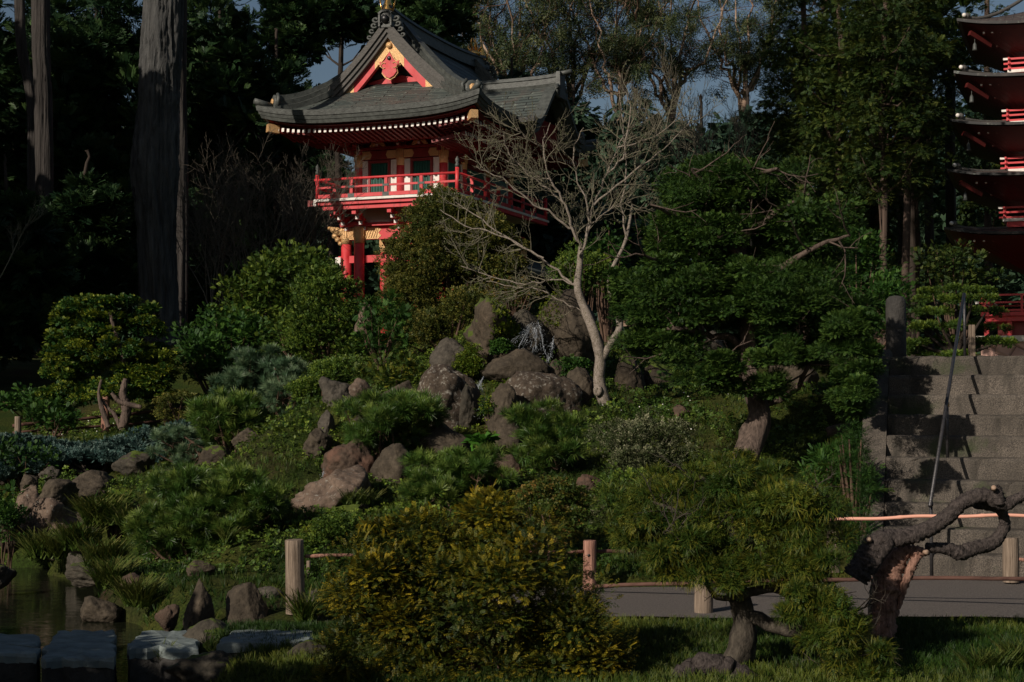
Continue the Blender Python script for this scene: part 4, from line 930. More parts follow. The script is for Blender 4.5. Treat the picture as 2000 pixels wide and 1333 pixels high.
# base deck and stone footing
dF = pc.y-2.2*.93
zd = pz(608, dF); bw = 2.5
mb = MB(); mb.box(-bw, bw, -bw, bw, zd-.10, zd); mb.box(-bw+.12, bw-.12, -bw+.1, bw-.1, zd-.24, zd-.101); mb.build('deck', M['redp'], pag)
for x in (-1.15, 0, 1.15):
    for y in (-1.15, 1.15): mb = MB(); mb.tube([(x, y, zd), (x, y, zd+2.3)], .12, 12); mb.build('pillar', M['redp'], pag)
zs = pz(655, dF)
for i in range(9):
    x = -bw+.14+(2*bw-.28)*i/8; mb = MB(); mb.box(x-.06, x+.06, -bw+.16, -bw+.28, zs, zd-.24); mb.build('deck_post', M['redp'], pag)
mb = MB(); mb.box(-bw+.4, bw-.4, -bw+.5, bw-.5, zs, zd-.241); mb.build('deck_core', M['redd'], pag)
for s in range(4):
    mb = MB(); rm_ = Matrix.Rotation(s*PI/2, 3, 'Z')
    for zz in (.05, .26, .46): mb.beam(rm_ @ Vector((-bw-.06, -bw+.05, zd+zz)), rm_ @ Vector((bw+.06, -bw+.05, zd+zz)), .06, .05)
    for q in range(6): a = rm_ @ Vector((-bw+.1+2*(bw-.1)*q/5, -bw+.051, zd)); mb.beam(a, a+Vector((0, 0, .46)), .06, .06, (1, 0, 0))
    mb.cur = 1; a = rm_ @ Vector((-bw-.07, -bw+.05, zd+.26)); mb.beam(a-(rm_ @ Vector((.06, 0, 0))), a+(rm_ @ Vector((.03, 0, 0))), .07, .06)
    mb.build('deck_railing', [M['redp'], M['white']], pag)
mb = MB(); mb.box(-bw-.12, bw+.12, -bw-.12, bw+.12, zs-.16, zs); mb.build('stone_coping', M['cream'], pag)
def stonewall():
    m, t, b, n, l = nodes('fitted_pink_stone'); tc = n('TexCoord'); v = n('TexVoronoi'); v.feature = 'DISTANCE_TO_EDGE'; v.inputs['Scale'].default_value = 2.3; l(tc.outputs['Object'], v.inputs['Vector'])
    c = mixc(n, l, ramp(n, l, v.outputs['Distance'], .0, .035), (.10, .06, .05), mixc(n, l, tex(n, l, 3, 5), (.44, .25, .2), (.62, .40, .33))); l(c, b.inputs['Base Color']); b.inputs['Roughness'].default_value = .8
    bp = n('Bump'); bp.inputs['Distance'].default_value = .05; l(ramp(n, l, v.outputs['Distance'], 0, .12), bp.inputs['Height']); l(bp.outputs[0], b.inputs['Normal']); return m
mb = MB(); mb.box(-bw, bw, -bw, bw, zs-2, zs-.16); mb.build('stone_base', stonewall(), pag)
# ---------------- stone stairs ----------------
stm = stepmat()
stairs = thing('stone_stairs', 'wide flight of ten rough concrete garden steps climbing to the pagoda terrace', 'stairs', tuple(SB), -SA)
RIS = .1815; TRD = .275
def sx0(k): return -.38-.031*k
for k in range(10):
    r = np.random.default_rng(k); mb = MB(); x0 = sx0(k); x1 = .78; nX = 26; y0 = k*TRD; z0 = k*RIS
    vs = []; P = [(0, z0-.02), (.004, z0+RIS-.03), (.018, z0+RIS-.006), (.05, z0+RIS), (TRD+.1 if k < 9 else 2.8, z0+RIS)]
    for i in range(nX+1):
        x = x0+(x1-x0)*i/nX
        for q, (yy, zz) in enumerate(P):
            j = .006*r.normal() if 0 < q < 4 else 0; vs.append((x, y0+yy+j, zz+(j*.6 if q > 1 else 0)))
    n5 = 5; mb.add(vs, [(i*n5+j, (i+1)*n5+j, (i+1)*n5+j+1, i*n5+j+1) for i in range(nX) for j in range(4)]); mb.build('step', stm, stairs)
def cheek(x0, x1, dz, name='cheek_wall', sk=0):
    mb = MB(); L_ = 10*TRD; pts = [(-.25, 0-.1), (-.25, .12+dz), (0, .2+dz), (L_, 10*RIS+.12+dz), (L_+1, 10*RIS+.12+dz), (L_+1, -.1)]
    vs = [(x0+sk*y, y, z) for y, z in pts]+[(x1+sk*y, y, z) for y, z in pts]; n = len(pts)
    mb.add(vs, [tuple(range(n)), tuple(range(2*n-1, n-1, -1))]+[(i, n+i, n+(i+1) % n, (i+1) % n) for i in range(n)]); mb.build(name, stm, stairs)
cheek(-.60, -.385, -.04, sk=-.031/TRD); cheek(.785, 1.05, .18)
hr = thing('handrail', 'slim dark metal handrail running up the middle of the stone steps', 'handrail', tuple(SB), -SA)
h0 = .58; Lr = 10*TRD
def rz_(y): return (y/TRD)*RIS+RIS*.6
P = [(0, -.02, h0), (.0, Lr+.12, 10*RIS+.48)]
mb = MB(); mb.tube([(0, -.06, h0-.02), (0, Lr+.04, 10*RIS+.60)], .015, 10); mb.build('rail', M['steel'], hr)
for y, zb, zt in ((0, 0, h0+.02), (4.45*TRD, 5*RIS, rz_(4.45*TRD)+h0-.11), (Lr+.06, 10*RIS, 10*RIS+.61)):
    mb = MB(); mb.tube([(0, y, zb-.01), (0, y, zt)], .014, 10); p = mb.build('post', M['steel'], hr)
    mb = MB(); mb.lathe((0, y, zt-.03), [(0, -.02), (.018, -.014), (.021, .0), (.019, .02), (.008, .028), (0, .03)], 10); mb.build('joint', M['brass'] if y > .1 else M['steel'], p)
p = at(1898, 668, 16.4); mb = MB(); mb.box(-.03, .03, -.03, .03, -.45, .17, .004); o = mb.build('wooden_stake', K['post']); o.location = p; tag(o, 'short wooden stake standing behind the top handrail post', 'stake')
# terrace edge wall left of the stair top: rounded stone pillar
p = at(1750, 640, 17.2); mb = MB(); mb.tube([(p.x, p.y, z) for z in (p.z-1.2, p.z+.26, p.z+.30, p.z+.325, p.z+.335)], [.105, .105, .095, .07, .02], 16)
o = mb.build('stone_pillar', M['slabside']); tag(o, 'round topped grey stone pillar left of the head of the steps', 'pillar')  # the dark stone colour stands in for shade on the pillar
# ---------------- posts and rails ----------------
def post(px, pyb, pyt, d, wpx, mat, label, knots=0, group=None, rough=.02):
    b = at(px, pyb, d); tp_ = at(px, pyt, d); r = wpx/2/F*d; h = tp_.z-b.z; b0 = b.z-.05; n = 14; k = 20
    th = np.arange(k)*2*PI/k; zz = np.linspace(0, h+.05, n); V = []
    for i, z in enumerate(zz):
        rr = r*(1+.14*fbm(np.stack([np.cos(th)*1.5, np.sin(th)*1.5, 0*th+z*3], 1), int(px)))*(1.0+.04*(1-i/n)); V += [(rr[j]*math.cos(th[j]), rr[j]*math.sin(th[j]), z) for j in range(k)]
    V += [(.94*x, .94*y, z+.008) for x, y, z in V[-k:]]
    mb = MB(); mb.add(V, [(i*k+j, i*k+(j+1) % k, (i+1)*k+(j+1) % k, (i+1)*k+j) for i in range(n) for j in range(k)], True); mb.add(V[-k:], [tuple(range(k))])
    root = thing('fence_post', label, 'post', (b.x, d+r, b0), 0, group); root.rotation_euler = (R(random.uniform(-1.5, 1.5)), R(random.uniform(-1.5, 1.5)), 0); mb.build('shaft', K[mat], root)
    if knots:
        mb = MB(); mb.lathe((0, 0, 0), [(r*.42, -.02), (r*.5, .01), (r*.36, .018), (r*.3, .008), (0, .006)], 12); o = mb.build('knot', K['brown'], root); o.location = (r*.1, -r*.97, h*.45); o.rotation_euler = (PI/2, 0, 0); o.scale = (.8, 1.2, 1)
        mb = MB(); mb.lathe((0, 0, 0), [(r*.24, -.01), (r*.24, .006), (0, .004)], 10); o = mb.build('rail_hole', M['black'], root); o.location = (-r*.2, -r*.96, h*.86); o.rotation_euler = (PI/2, 0, 0)
    return root
G_ = 'round wooden posts of the low garden fence'
post(575, 1186, 1058, 10.9, 37, 'post', 'tall grey wooden post left of the golden shrub', 0, G_)
post(1152, 1148, 1059, 11.9, 25, 'postred', 'reddish knotty post right of the golden shrub', 1, G_)
post(1376, 1200, 1112, 10.56, 36, 'post', 'pale stubby post at the near edge of the path', 0, G_)
post(1392, 1118, 1098, 12.3, 22, 'post', 'short pale post glimpsed under the thread leaf cypress', 0, G_)
post(1630, 1106, 1040, 12.5, 26, 'post', 'grey post at the foot of the steps on their left', 0, G_)
post(1979, 1126, 1054, 12.3, 30, 'post', 'grey post at the foot of the steps on their right', 0, G_)
post(601, 1150, 1098, 12.4, 8, 'post', 'thin pale stake behind the tall grey wooden post', 0)
def pole(a, b, r, mat, label, name='fence_rail', nodes_=0, sag=.01, group=None):
    a = Vector(a); b = Vector(b); P = []; rr = []
    n = 60 if nodes_ else 14
    for i in range(n+1):
        t = i/n; P.append(tuple(a.lerp(b, t)-a+Vector((0, 0, -sag*math.sin(PI*t)+.004*math.sin(t*19)))))
        e = abs((t*nodes_) % 1-.5)*2 if nodes_ else 0; rr.append(r*(1+(.22 if nodes_ and e > .955 else 0)))
    mb = MB(); mb.tube(P, rr, 10); o = mb.build(name, mat); o.location = a; return tag(o, label, 'rail', group)
pole(at(596, 1087, 10.97), at(1150, 1077, 11.95), .012, K['postred'], 'thin reddish rail between the grey post and the golden shrub', sag=0)
pole(at(1156, 1077, 12.0), at(1640, 1082, 12.5), .014, K['rail'], 'dark upper rail behind the thread leaf cypress')
pole(at(1160, 1146, 11.75), at(2080, 1130, 10.65), .014, K['rail'], 'low dark rail running along the path in front of the steps', sag=-.02)
pole(at(1985, 1093, 12.35), at(2080, 1094, 12.3), .014, K['postred'], 'short rail stub right of the last fence post')
pole(at(1600, 1017, 10.6), at(2080, 1008, 10.35), .0115, M['bamboo'], 'pinkish bamboo rail crossing in front of the steps', 'bamboo_rail', 9, -.012)
# far left low fence in the shade
LG = 'posts of the shaded fence on the left'
pole(at(25, 832, 20.6), at(400, 792, 22.2), .022, K['rail'], 'long shaded rail of the fence on the left, the upper one'); pole(at(25, 846, 20.6), at(400, 815, 22.2), .018, K['rail'], 'lower shaded rail of the fence on the left')
post(32, 872, 815, 20.5, 13, 'post', 'dim wooden post at the far left under the dark bushes', 0, LG); post(203, 838, 775, 20.8, 15, 'postred', 'reddish post left of the twisted trunk', 0, LG)
# ---------------- stepping stones ----------------
def slab(px0, px1, pyb, pyf, ztop, label, seed, h=.45, skew=0):
    dB = (CAMZ-ztop)*F/(pyb-800); dF_ = (CAMZ-ztop)*F/(pyf-800); r = np.random.default_rng(seed)
    a = at(px0, pyf, dF_); b = at(px1, pyf, dF_); c = at(px1-skew, pyb, dB); d = at(px0+30-skew, pyb, dB)
    ring_ = []
    for p, q in ((a, b), (b, c), (c, d), (d, a)):
        for i in range(9): t = i/9; ring_.append(p.lerp(q, t)+Vector((r.normal()*.010, r.normal()*.018, 0)))
    cx = sum((p.x for p in ring_))/36; cy = sum(p.y for p in ring_)/36; mb = MB(); V = []
    prof = [(.93, 0), (.985, -.006), (1.0, -.022), (.99, -.06)]
    for s_, dz in prof: V += [((p.x-cx)*s_, (p.y-cy)*s_, dz+(.004*r.normal())) for p in ring_]
    n = 36
    root = thing('stepping_stone', label, 'stepping stone', (cx, cy, ztop))
    mb.add([(0, 0, .002)]+V, [(0, 1+i, 1+(i+1) % n) for i in range(n)]+[(1+k*n+i, 1+k*n+(i+1) % n, 1+(k+1)*n+(i+1) % n, 1+(k+1)*n+i) for k in range(3) for i in range(n)], False); mb.build('tread_top', M['slab'], root)
    mb = MB(); V = []
    for k in range(7):
        s_ = .985-.03*(k/6); V += [((p.x-cx)*s_*(1+.02*r.normal()), (p.y-cy)*s_+.006*r.normal(), -.055-h*k/6) for p in ring_]
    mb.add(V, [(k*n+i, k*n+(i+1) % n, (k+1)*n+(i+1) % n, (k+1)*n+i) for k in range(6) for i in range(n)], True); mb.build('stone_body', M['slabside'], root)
slab(-120, 75, 1235, 1272, -.04, 'stepping stone cut by the left picture edge', 1)
slab(80, 224, 1228, 1280, -.04, 'square blue grey stepping stone with a tall dark side standing in the pond', 2)
slab(249, 385, 1229, 1264, -.03, 'blue grey stepping stone left of the dark shaded boulder', 3)
slab(425, 610, 1228, 1252, .03, 'long flat pale slab on the bank behind the dark shaded boulder', 4, .1)
# ---------------- waterfall ----------------
def wmat():
    m, t, b, n, l = nodes('falling_water'); c = mixc(n, l, tex(n, l, 30, 4, (1, 1, .3)), (.22, .26, .30), (.85, .9, .95)); l(c, b.inputs['Base Color']); b.inputs['Roughness'].default_value = .1; b.inputs['Alpha'].default_value = .6; return m
M['water'] = wmat()
def cascade(paths, n, spread, name, label):
    mb = MB()
    for i in range(n):
        P0 = random.choice(paths); pts = []; m = len(P0); w0 = random.uniform(.0006, .0017); o0 = random.gauss(0, spread*.4); t0 = random.uniform(0, .75); t1 = min(1, t0+random.uniform(.06, .3))
        for j in range(8):
            t = (t0+(t1-t0)*j/7)*(m-1); a = int(min(m-2, t)); f_ = t-a; q = Vector(P0[a]).lerp(Vector(P0[a+1]), f_); w_ = o0*(.25+t*.6)+.004*math.sin(j*2+i); pts.append(q+Vector((w_, random.gauss(0, .008), random.gauss(0, .004))))
        mb.tube(pts, [w0*(.4+math.sin(PI*(j+.5)/8)) for j in range(8)], 4, False)
    for i in range(n*4):
        P0 = random.choice(paths); t = random.uniform(.2, 1)*(len(P0)-1); a = int(min(len(P0)-2, t)); q = Vector(P0[a]).lerp(Vector(P0[a+1]), t-a)+Vector((random.gauss(0, spread*.9), -.03+random.gauss(0, .02), random.gauss(0, .02))); r = random.uniform(.001, .0035)
        mb.tube([q-Vector((0, 0, r)), q, q+Vector((0, 0, r*1.3))], [r*.3, r, r*.3], 4, False)
    return tag(mb.build(name, M['water']), label, 'waterfall', kind='structure')
dW = 18.3
cascade([[at(1045, 625, dW), at(1035, 640, dW-.05), at(1022, 665, dW-.2), at(1005, 700, dW-.35)], [at(1047, 624, dW), at(1045, 645, dW-.05), at(1042, 670, dW-.2), at(1038, 700, dW-.35)], [at(1048, 624, dW), at(1054, 645, dW-.05), at(1060, 670, dW-.2), at(1066, 700, dW-.3)],
         [at(1040, 628, dW), at(1020, 650, dW-.05), at(1000, 670, dW-.2), at(978, 690, dW-.3)]], 95, .05, 'waterfall', 'thin white waterfall fanning out over dark rock')
cascade([[at(1082, 655, dW-.4), at(1078, 680, dW-.45), at(1070, 712, dW-.5)]], 22, .02, 'waterfall', 'narrow side trickle right of the waterfall')
cascade([[at(945, 735, 17.6), at(935, 755, 17.3), at(944, 780, 17.0), at(935, 815, 16.7)]], 50, .03, 'waterfall', 'lower cascade between the two lichened boulders')
cascade([[at(634, 918, 15.4), at(628, 935, 15.2)]], 7, .012, 'waterfall', 'small trickle in the dark gully')
c = at(1030, 665, dW+.25); W = rockgeo(.33, .25, .36, 91, .6); me = bpy.data.meshes.new('wet_rock_face'); me.from_pydata(W.tolist(), [], ICOF); me.polygons.foreach_set('use_smooth', [True]*len(me.polygons))
o = link('wet_rock_face', me, RM['dark']); o.location = c; o.location.y = dW+.28; tag(o, 'dark wet rock face behind the waterfall', 'rock')
# ---------------- vegetation ----------------
def grow(out, p, d, Ln, r, lv, up=.25, wob=.35, nch=4, ang=.8, ratio=.62, seg=5, minr=.002, start=.3, planar=None, wz=1.0):
    P = [Vector(p)]; d = Vector(d).normalized(); st = Ln/seg; rr = [r]
    for i in range(seg):
        d = (d+Vector((random.gauss(0, wob), random.gauss(0, wob), random.gauss(0, wob)*wz))*.45+Vector((0, 0, up*.25))).normalized()
        P.append(P[-1]+d*st*random.uniform(.8, 1.2)); rr.append(max(minr*.6, r*(1-.62*(i+1)/seg)))
    out.append((P, rr))
    if lv > 0:
        for c in range(nch):
            t = start+(1-start)*(c+random.random()*.8)/nch; f_ = min(seg-1e-3, t*seg); i = int(f_); q = P[i].lerp(P[i+1], f_-i); dd = (P[i+1]-P[i]).normalized()
            a = dd.orthogonal().normalized(); a = Matrix.Rotation(random.uniform(0, 2*PI), 3, dd) @ a; nd = (dd*math.cos(ang)+a*math.sin(ang)*random.uniform(.7, 1.2)).normalized()
            r2 = max(minr, (rr[i]*.62)); grow(out, q, nd, Ln*ratio*random.uniform(.7, 1.2)*(1-.35*t), r2, lv-1, up, wob, nch, ang, ratio, max(3, seg-1), minr, .2, planar, wz)
def tubes(out, mat, name, parent, k0=6, world=True):
    mb = MB()
    for P, rr in out: mb.tube(P, rr, k0 if rr[0] > .02 else (4 if rr[0] > .006 else 3), False)
    return mb.build(name, mat, parent, world)
def limb(out, pts, ds, r0, r1, jit=.0, sub=4):
    """limb through picture points at given depths, smoothed"""
    P = [at(x, y, d) for (x, y), d in zip(pts, ds)] if not isinstance(ds, (int, float)) else [at(x, y, ds) for x, y in pts]
    Q = []
    for i in range(len(P)-1):
        p0 = P[max(0, i-1)]; p1 = P[i]; p2 = P[i+1]; p3 = P[min(len(P)-1, i+2)]
        for s in range(sub):
            t = s/sub; Q.append(.5*((2*p1)+(-p0+p2)*t+(2*p0-5*p1+4*p2-p3)*t*t+(-p0+3*p1-3*p2+p3)*t**3)+Vector((random.gauss(0, jit), random.gauss(0, jit), random.gauss(0, jit))))
    Q.append(P[-1]); n = len(Q); rr = [r0+(r1-r0)*i/(n-1) for i in range(n)]; out.append((Q, rr)); return Q
def crownpts(px0, px1, py0, py1, d, n, rcf, dry=.8, zmin=-.7, hollow=.5):
    c = at((px0+px1)/2, (py0+py1)/2, d); rx = (px1-px0)/2/F*d; rz2 = (py1-py0)/2/F*d; rc = rcf*min(rx, rz2)
    k = rc*.5; return c, ellclumps(c, (max(.02, rx-k), max(.02, rx*dry-k*.6), max(.02, rz2-k*.45)), n, rc, zmin, hollow), rc
def foliage(cs, rc, tp, spx, d, mat, root, name='foliage', dens=1.3, world=True, **kw):
    s = spx/F*d; per = dens*5*(rc/s)**2; rs = [rc*random.uniform(.75, 1.2) for _ in cs]
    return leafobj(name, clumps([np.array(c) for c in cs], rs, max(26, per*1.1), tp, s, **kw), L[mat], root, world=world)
def shrub(px0, px1, py0, py1, d, mat, label, cat='shrub', name='shrub', tp='leaves', spx=12, n=26, rcf=.34, dry=.8, zmin=-.95, hollow=.4, dens=1.35, stem='brown', nst=5, group=None, stempx=3, **kw):
    n = int(n*1.35); kw.setdefault('top', -.75)
    c, cs, rc = crownpts(px0, px1, py0, py1, d, n, rcf, dry, zmin, hollow); gy = c.y; bz = g1(c.x, gy)
    if bz > c.z-.02: bz = c.z-(py1-py0)/2/F*d
    root = thing(name, label, cat, (c.x, gy, bz), 0, group)
    foliage(cs, rc, tp, spx, d, mat, root, dens=dens, **kw)
    out = []; r0 = stempx/F*d
    for i in range(min(len(cs), nst*3)):
        e = Vector(cs[i]); b = Vector((c.x+random.gauss(0, .02), gy+random.gauss(0, .02), bz-.03)); m = b.lerp(e, .5)+Vector((random.gauss(0, .04), random.gauss(0, .04), -.04)); out.append(([b, b.lerp(m, .5)+Vector((0, 0, .02)), m, e], [r0, r0*.8, r0*.55, r0*.25]))
    tubes(out, K[stem], 'stems', root); return root
S = shrub
# --- foreground golden cypress
def golden():
    c = at(905, 1150, 8.3); root = thing('golden_cypress', 'large golden tipped cypress shrub filling the bottom centre of the picture', 'shrub', (c.x, c.y, 0))
    out = []; parts = []
    cs, rs = [], []
    def blob(px0, px1, py0, py1, d, n, rcf): 
        c, q, rc = crownpts(px0, px1, py0, py1, d, n, rcf, .75, -1, .45); cs.extend(q); rs.extend([rc]*len(q))
    blob(610, 1190, 1010, 1420, 8.3, 64, .26); blob(700, 1130, 955, 1200, 8.5, 28, .34); blob(960, 1230, 1130, 1420, 8.2, 14, .4); blob(610, 830, 1120, 1420, 8.1, 16, .4)
    rs = [r*random.uniform(.7, 1.25) for r in rs]
    A = clumps([np.array(c) for c in cs], rs, 330, ['bit2', 'bit2', 'bit'], .042, upb=.2, flatz=.8, droop=.0, jit=.55, top=-.6, inner=.3, out=1.0)
    # longer arching plumes on the outside
    B = clumps([np.array(c) for c in cs], [r*1.1 for r in rs], 30, ['plume', 'plume2'], .05, fill=0, upb=.35, flatz=.85, jit=.7, top=-.1, inner=0)
    leafobj('foliage', merge([A, B]), L['gold'], root)
    for q in cs[:60]: b = Vector((c.x+random.gauss(0, .05), c.y+random.gauss(0, .05), -.02)); e = Vector(q); out.append(([b, b.lerp(e, .45)+Vector((0, 0, .06)), e], [.012, .008, .003]))
    tubes(out, K['brown'], 'stems', root)
golden()
def displaced(P, rr, k, amp, sc, seed, strz=1.0):
    """noisy gnarled tube"""
    P = np.array([tuple(p) for p in P]); rr = np.array(rr); T = np.gradient(P, axis=0); T = unit(T); ref = np.array([.1, 1, .2]); A = unit(np.cross(T, ref)); B = np.cross(T, A); th = np.arange(k)*2*PI/k
    D = np.cos(th)[None, :, None]*A[:, None]+np.sin(th)[None, :, None]*B[:, None]; S0 = P[:, None]+D*rr[:, None, None]
    ar = np.arange(len(P))[:, None]*np.ones(k)[None]; NP = np.stack([np.cos(th)[None]*1.3+ar*.0, np.sin(th)[None]*1.3+ar*0, ar*strz], -1)
    nz = fbm(NP*sc, seed, 5); return (S0+D*(rr[:, None, None]*amp*nz[..., None])).reshape(-1, 3), [(i*k+j, i*k+(j+1) % k, (i+1)*k+(j+1) % k, (i+1)*k+j) for i in range(len(P)-1) for j in range(k)]+[tuple(range(k))[::-1], tuple((len(P)-1)*k+j for j in range(k))]
def gnarl(mb, pts, ds, r0, r1, k=18, amp=.36, sc=2.0, seed=1, strz=.5, sub=12, rmid=None):
    o_ = []; Q = limb(o_, pts, ds, r0, r1, 0, sub); rr = o_[0][1]
    if rmid: rr = [float(x) for x in np.interp(np.linspace(0, 1, len(Q)), np.linspace(0, 1, len(rmid)), rmid)]
    V, Fc = displaced(Q, rr, k, amp, sc, seed, strz); mb.add(V.tolist(), Fc, True)
# --- thread leaf cypress on the right
def thread():
    root = thing('thread_leaf_cypress', 'low spreading thread leaf cypress with a thick leaning trunk standing on the lawn', 'tree', tuple(at(1440, 1300, 8.45)))
    out = []; d = 8.45
    T = limb(out, [(1420, 1320), (1445, 1275), (1455, 1215), (1440, 1160), (1425, 1130), (1440, 1085)], d, .075, .045, .003)
    limb(out, [(1432, 1150), (1395, 1110), (1385, 1060), (1345, 1010), (1270, 980)], [d, d, d, d+.1, d+.2], .035, .008, .004)
    limb(out, [(1440, 1100), (1480, 1040), (1540, 1000), (1620, 970)], [d, d, d-.1, d-.2], .04, .008, .004)
    limb(out, [(1440, 1090), (1430, 1020), (1400, 960), (1350, 920)], [d, d+.05, d+.15, d+.3], .035, .008, .004)
    limb(out, [(1436, 1170), (1500, 1150), (1550, 1170), (1580, 1190), (1640, 1150)], d-.1, .028, .006, .004)
    limb(out, [(1448, 1200), (1520, 1225), (1600, 1245), (1660, 1260), (1700, 1290)], [d, d-.1, d-.2, d-.3, d-.35], .042, .010, .005)
    limb(out, [(1440, 1165), (1410, 1170), (1392, 1160), (1375, 1120), (1378, 1080)], d-.05, .016, .010, .002)
    for (a, b) in [((1560, 1240), (1700, 1180)), ((1600, 1245), (1620, 1330)), ((1450, 1140), (1500, 1100)), ((1400, 1080), (1300, 1040)), ((1500, 1060), (1600, 1060))]:
        limb(out, [a, ((a[0]+b[0])/2, (a[1]+b[1])/2+random.uniform(-15, 15)), b], d-.1, .014, .004, .004)
    base = list(out)
    for P, rr in base:
        for i in range(7): q = random.choice(P[len(P)//2:]); grow(out, q, Vector((random.gauss(0, 1), random.gauss(0, .8), random.gauss(.2, .6))), .22, .005, 1, .2, .5, 3, .8, .6, 4, .0012)
    mb = MB(); V, Fc = displaced(*out[0], 20, .45, 1.7, 8, .3); mb.add(V.tolist(), Fc, True); mb.build('trunk', K['gnarled'], root, True); tubes(out[1:], K['gnarled'], 'limbs', root, 10)
    cs, rs = [], []
    for px0, px1, py0, py1, dd, n, f_ in [(1150, 1330, 930, 1085, 8.85, 16, .5), (1165, 1480, 905, 1100, 8.7, 22, .42), (1290, 1640, 895, 1060, 8.5, 24, .42), (1480, 1690, 930, 1110, 8.3, 16, .42), (1230, 1480, 1020, 1150, 8.3, 13, .45), (1480, 1660, 1060, 1150, 8.2, 8, .5),
                                      (1560, 1705, 1125, 1333, 8.1, 15, .42), (1510, 1640, 1140, 1230, 8.1, 6, .5), (1400, 1560, 890, 960, 8.8, 8, .6), (1330, 1570, 1065, 1160, 8.25, 10, .5), (1250, 1500, 895, 980, 8.9, 12, .5), (1640, 1748, 1245, 1370, 8.0, 7, .5)]:
        c, q, rc = crownpts(px0, px1, py0, py1, dd, n, f_, .8, -1, .3); cs += q; rs += [rc*random.uniform(.75, 1.2) for _ in q]
    A = clumps([np.array(c) for c in cs], rs, 300, ['wisp', 'bit2'], .042, upb=.25, flatz=.6, jit=.6, top=-.5, inner=.3, out=.9)
    B = clumps([np.array(c) for c in cs], [r*1.05 for r in rs], 90, 'strand', .055, upb=.1, flatz=.7, jit=.6, top=-.8, inner=.1, droop=.2)
    leafobj('crown', merge([A, B]), L['thread'], root)
thread()
# --- golden low root lump at the very front
o = None
def lump_log():
    out = []; limb(out, [(1315, 1345), (1345, 1310), (1390, 1295), (1430, 1305), (1470, 1340)], 8.2, .045, .06, .008, 5)
    mb = MB()
    for P, rr in out: mb.tube([p-P[0] for p in P], [r*random.uniform(.85, 1.2) for r in rr], 12)
    o = mb.build('surface_root', K['drift']); o.location = out[0][0][0]; tag(o, 'gnarled surface root lying on the lawn at the bottom edge', 'root')
lump_log()
# --- dead twisted trunk on the right
dT = thing('dead_twisted_tree', 'dark twisted dead tree limb arching from a splintered reddish stump in front of the steps', 'dead tree', tuple(at(1735, 1200, 9.4)))
mb = MB(); u_ = 1/F*9.3
gnarl(mb, [(1670, 1130), (1688, 1100), (1705, 1070), (1728, 1052), (1765, 1050), (1810, 1035), (1850, 1010), (1880, 982), (1920, 968), (1960, 985), (1985, 975), (2020, 960)], 9.3, .05, .03, seed=3, rmid=[25*u_, 24*u_, 23*u_, 17*u_, 17*u_, 16*u_, 15*u_, 14*u_, 15*u_, 14*u_, 10*u_, 9*u_])
gnarl(mb, [(1715, 1045), (1730, 1060), (1712, 1090), (1700, 1120)], 9.28, .05, .03, seed=5, amp=.25, rmid=[14*u_, 17*u_, 14*u_, 9*u_])
gnarl(mb, [(1905, 985), (1950, 995), (1962, 1025), (1940, 1060), (1900, 1072), (1875, 1080), (1850, 1072), (1810, 1070)], [9.35, 9.4, 9.45, 9.45, 9.42, 9.4, 9.4, 9.38], .03, .03, seed=7, rmid=[9*u_, 9*u_, 11*u_, 13*u_, 14*u_, 15*u_, 12*u_, 9*u_])
gnarl(mb, [(1950, 985), (1948, 965), (1942, 950)], 9.28, .02, .02, seed=9, rmid=[13*u_, 12*u_, 9*u_]); mb.build('limb', K['drift'], dT, True)
mb = MB(); gnarl(mb, [(1722, 1262), (1728, 1205), (1734, 1150), (1745, 1105), (1765, 1080), (1790, 1078), (1815, 1080)], [9.42, 9.42, 9.4, 9.4, 9.4, 9.38, 9.38], .05, .03, seed=13, amp=.6, sc=2.4, rmid=[24*u_, 22*u_, 26*u_, 22*u_, 16*u_, 11*u_, 5*u_])
gnarl(mb, [(1755, 1190), (1768, 1140), (1782, 1105), (1795, 1085)], 9.36, .02, .01, seed=14, amp=.8, sc=2.4, rmid=[3*u_, 8*u_, 9*u_, 6*u_]); mb.build('splintered_stump', K['raw'], dT, True)
mb = MB(); gnarl(mb, [(1700, 1262), (1706, 1170), (1718, 1120), (1728, 1075)], 9.5, .02, .02, seed=15, amp=.6, sc=2, rmid=[10*u_, 8*u_, 13*u_, 9*u_]); mb.build('pale_splinter', K['post'], dT, True)
for (x, y), r_, dd, dr in (((1697, 1054), 4.5, 9.23, (-.5, -1, .4)), ((1941, 953), 4.5, 9.22, (-.2, -1, .5)), ((1810, 1079), 4.5, 9.33, (.5, -1, 0))):
    mb = MB(); mb.lathe((0, 0, 0), [(r_*u_*1.15, -.02), (r_*u_*1.1, .004), (r_*u_*.8, .009), (0, .009)], 10); o = mb.build('sawn_end', M['cut'], dT); p = at(x, y, dd); o.location = p-dT.location; o.rotation_euler = Vector(dr).to_track_quat('Z', 'Y').to_euler()
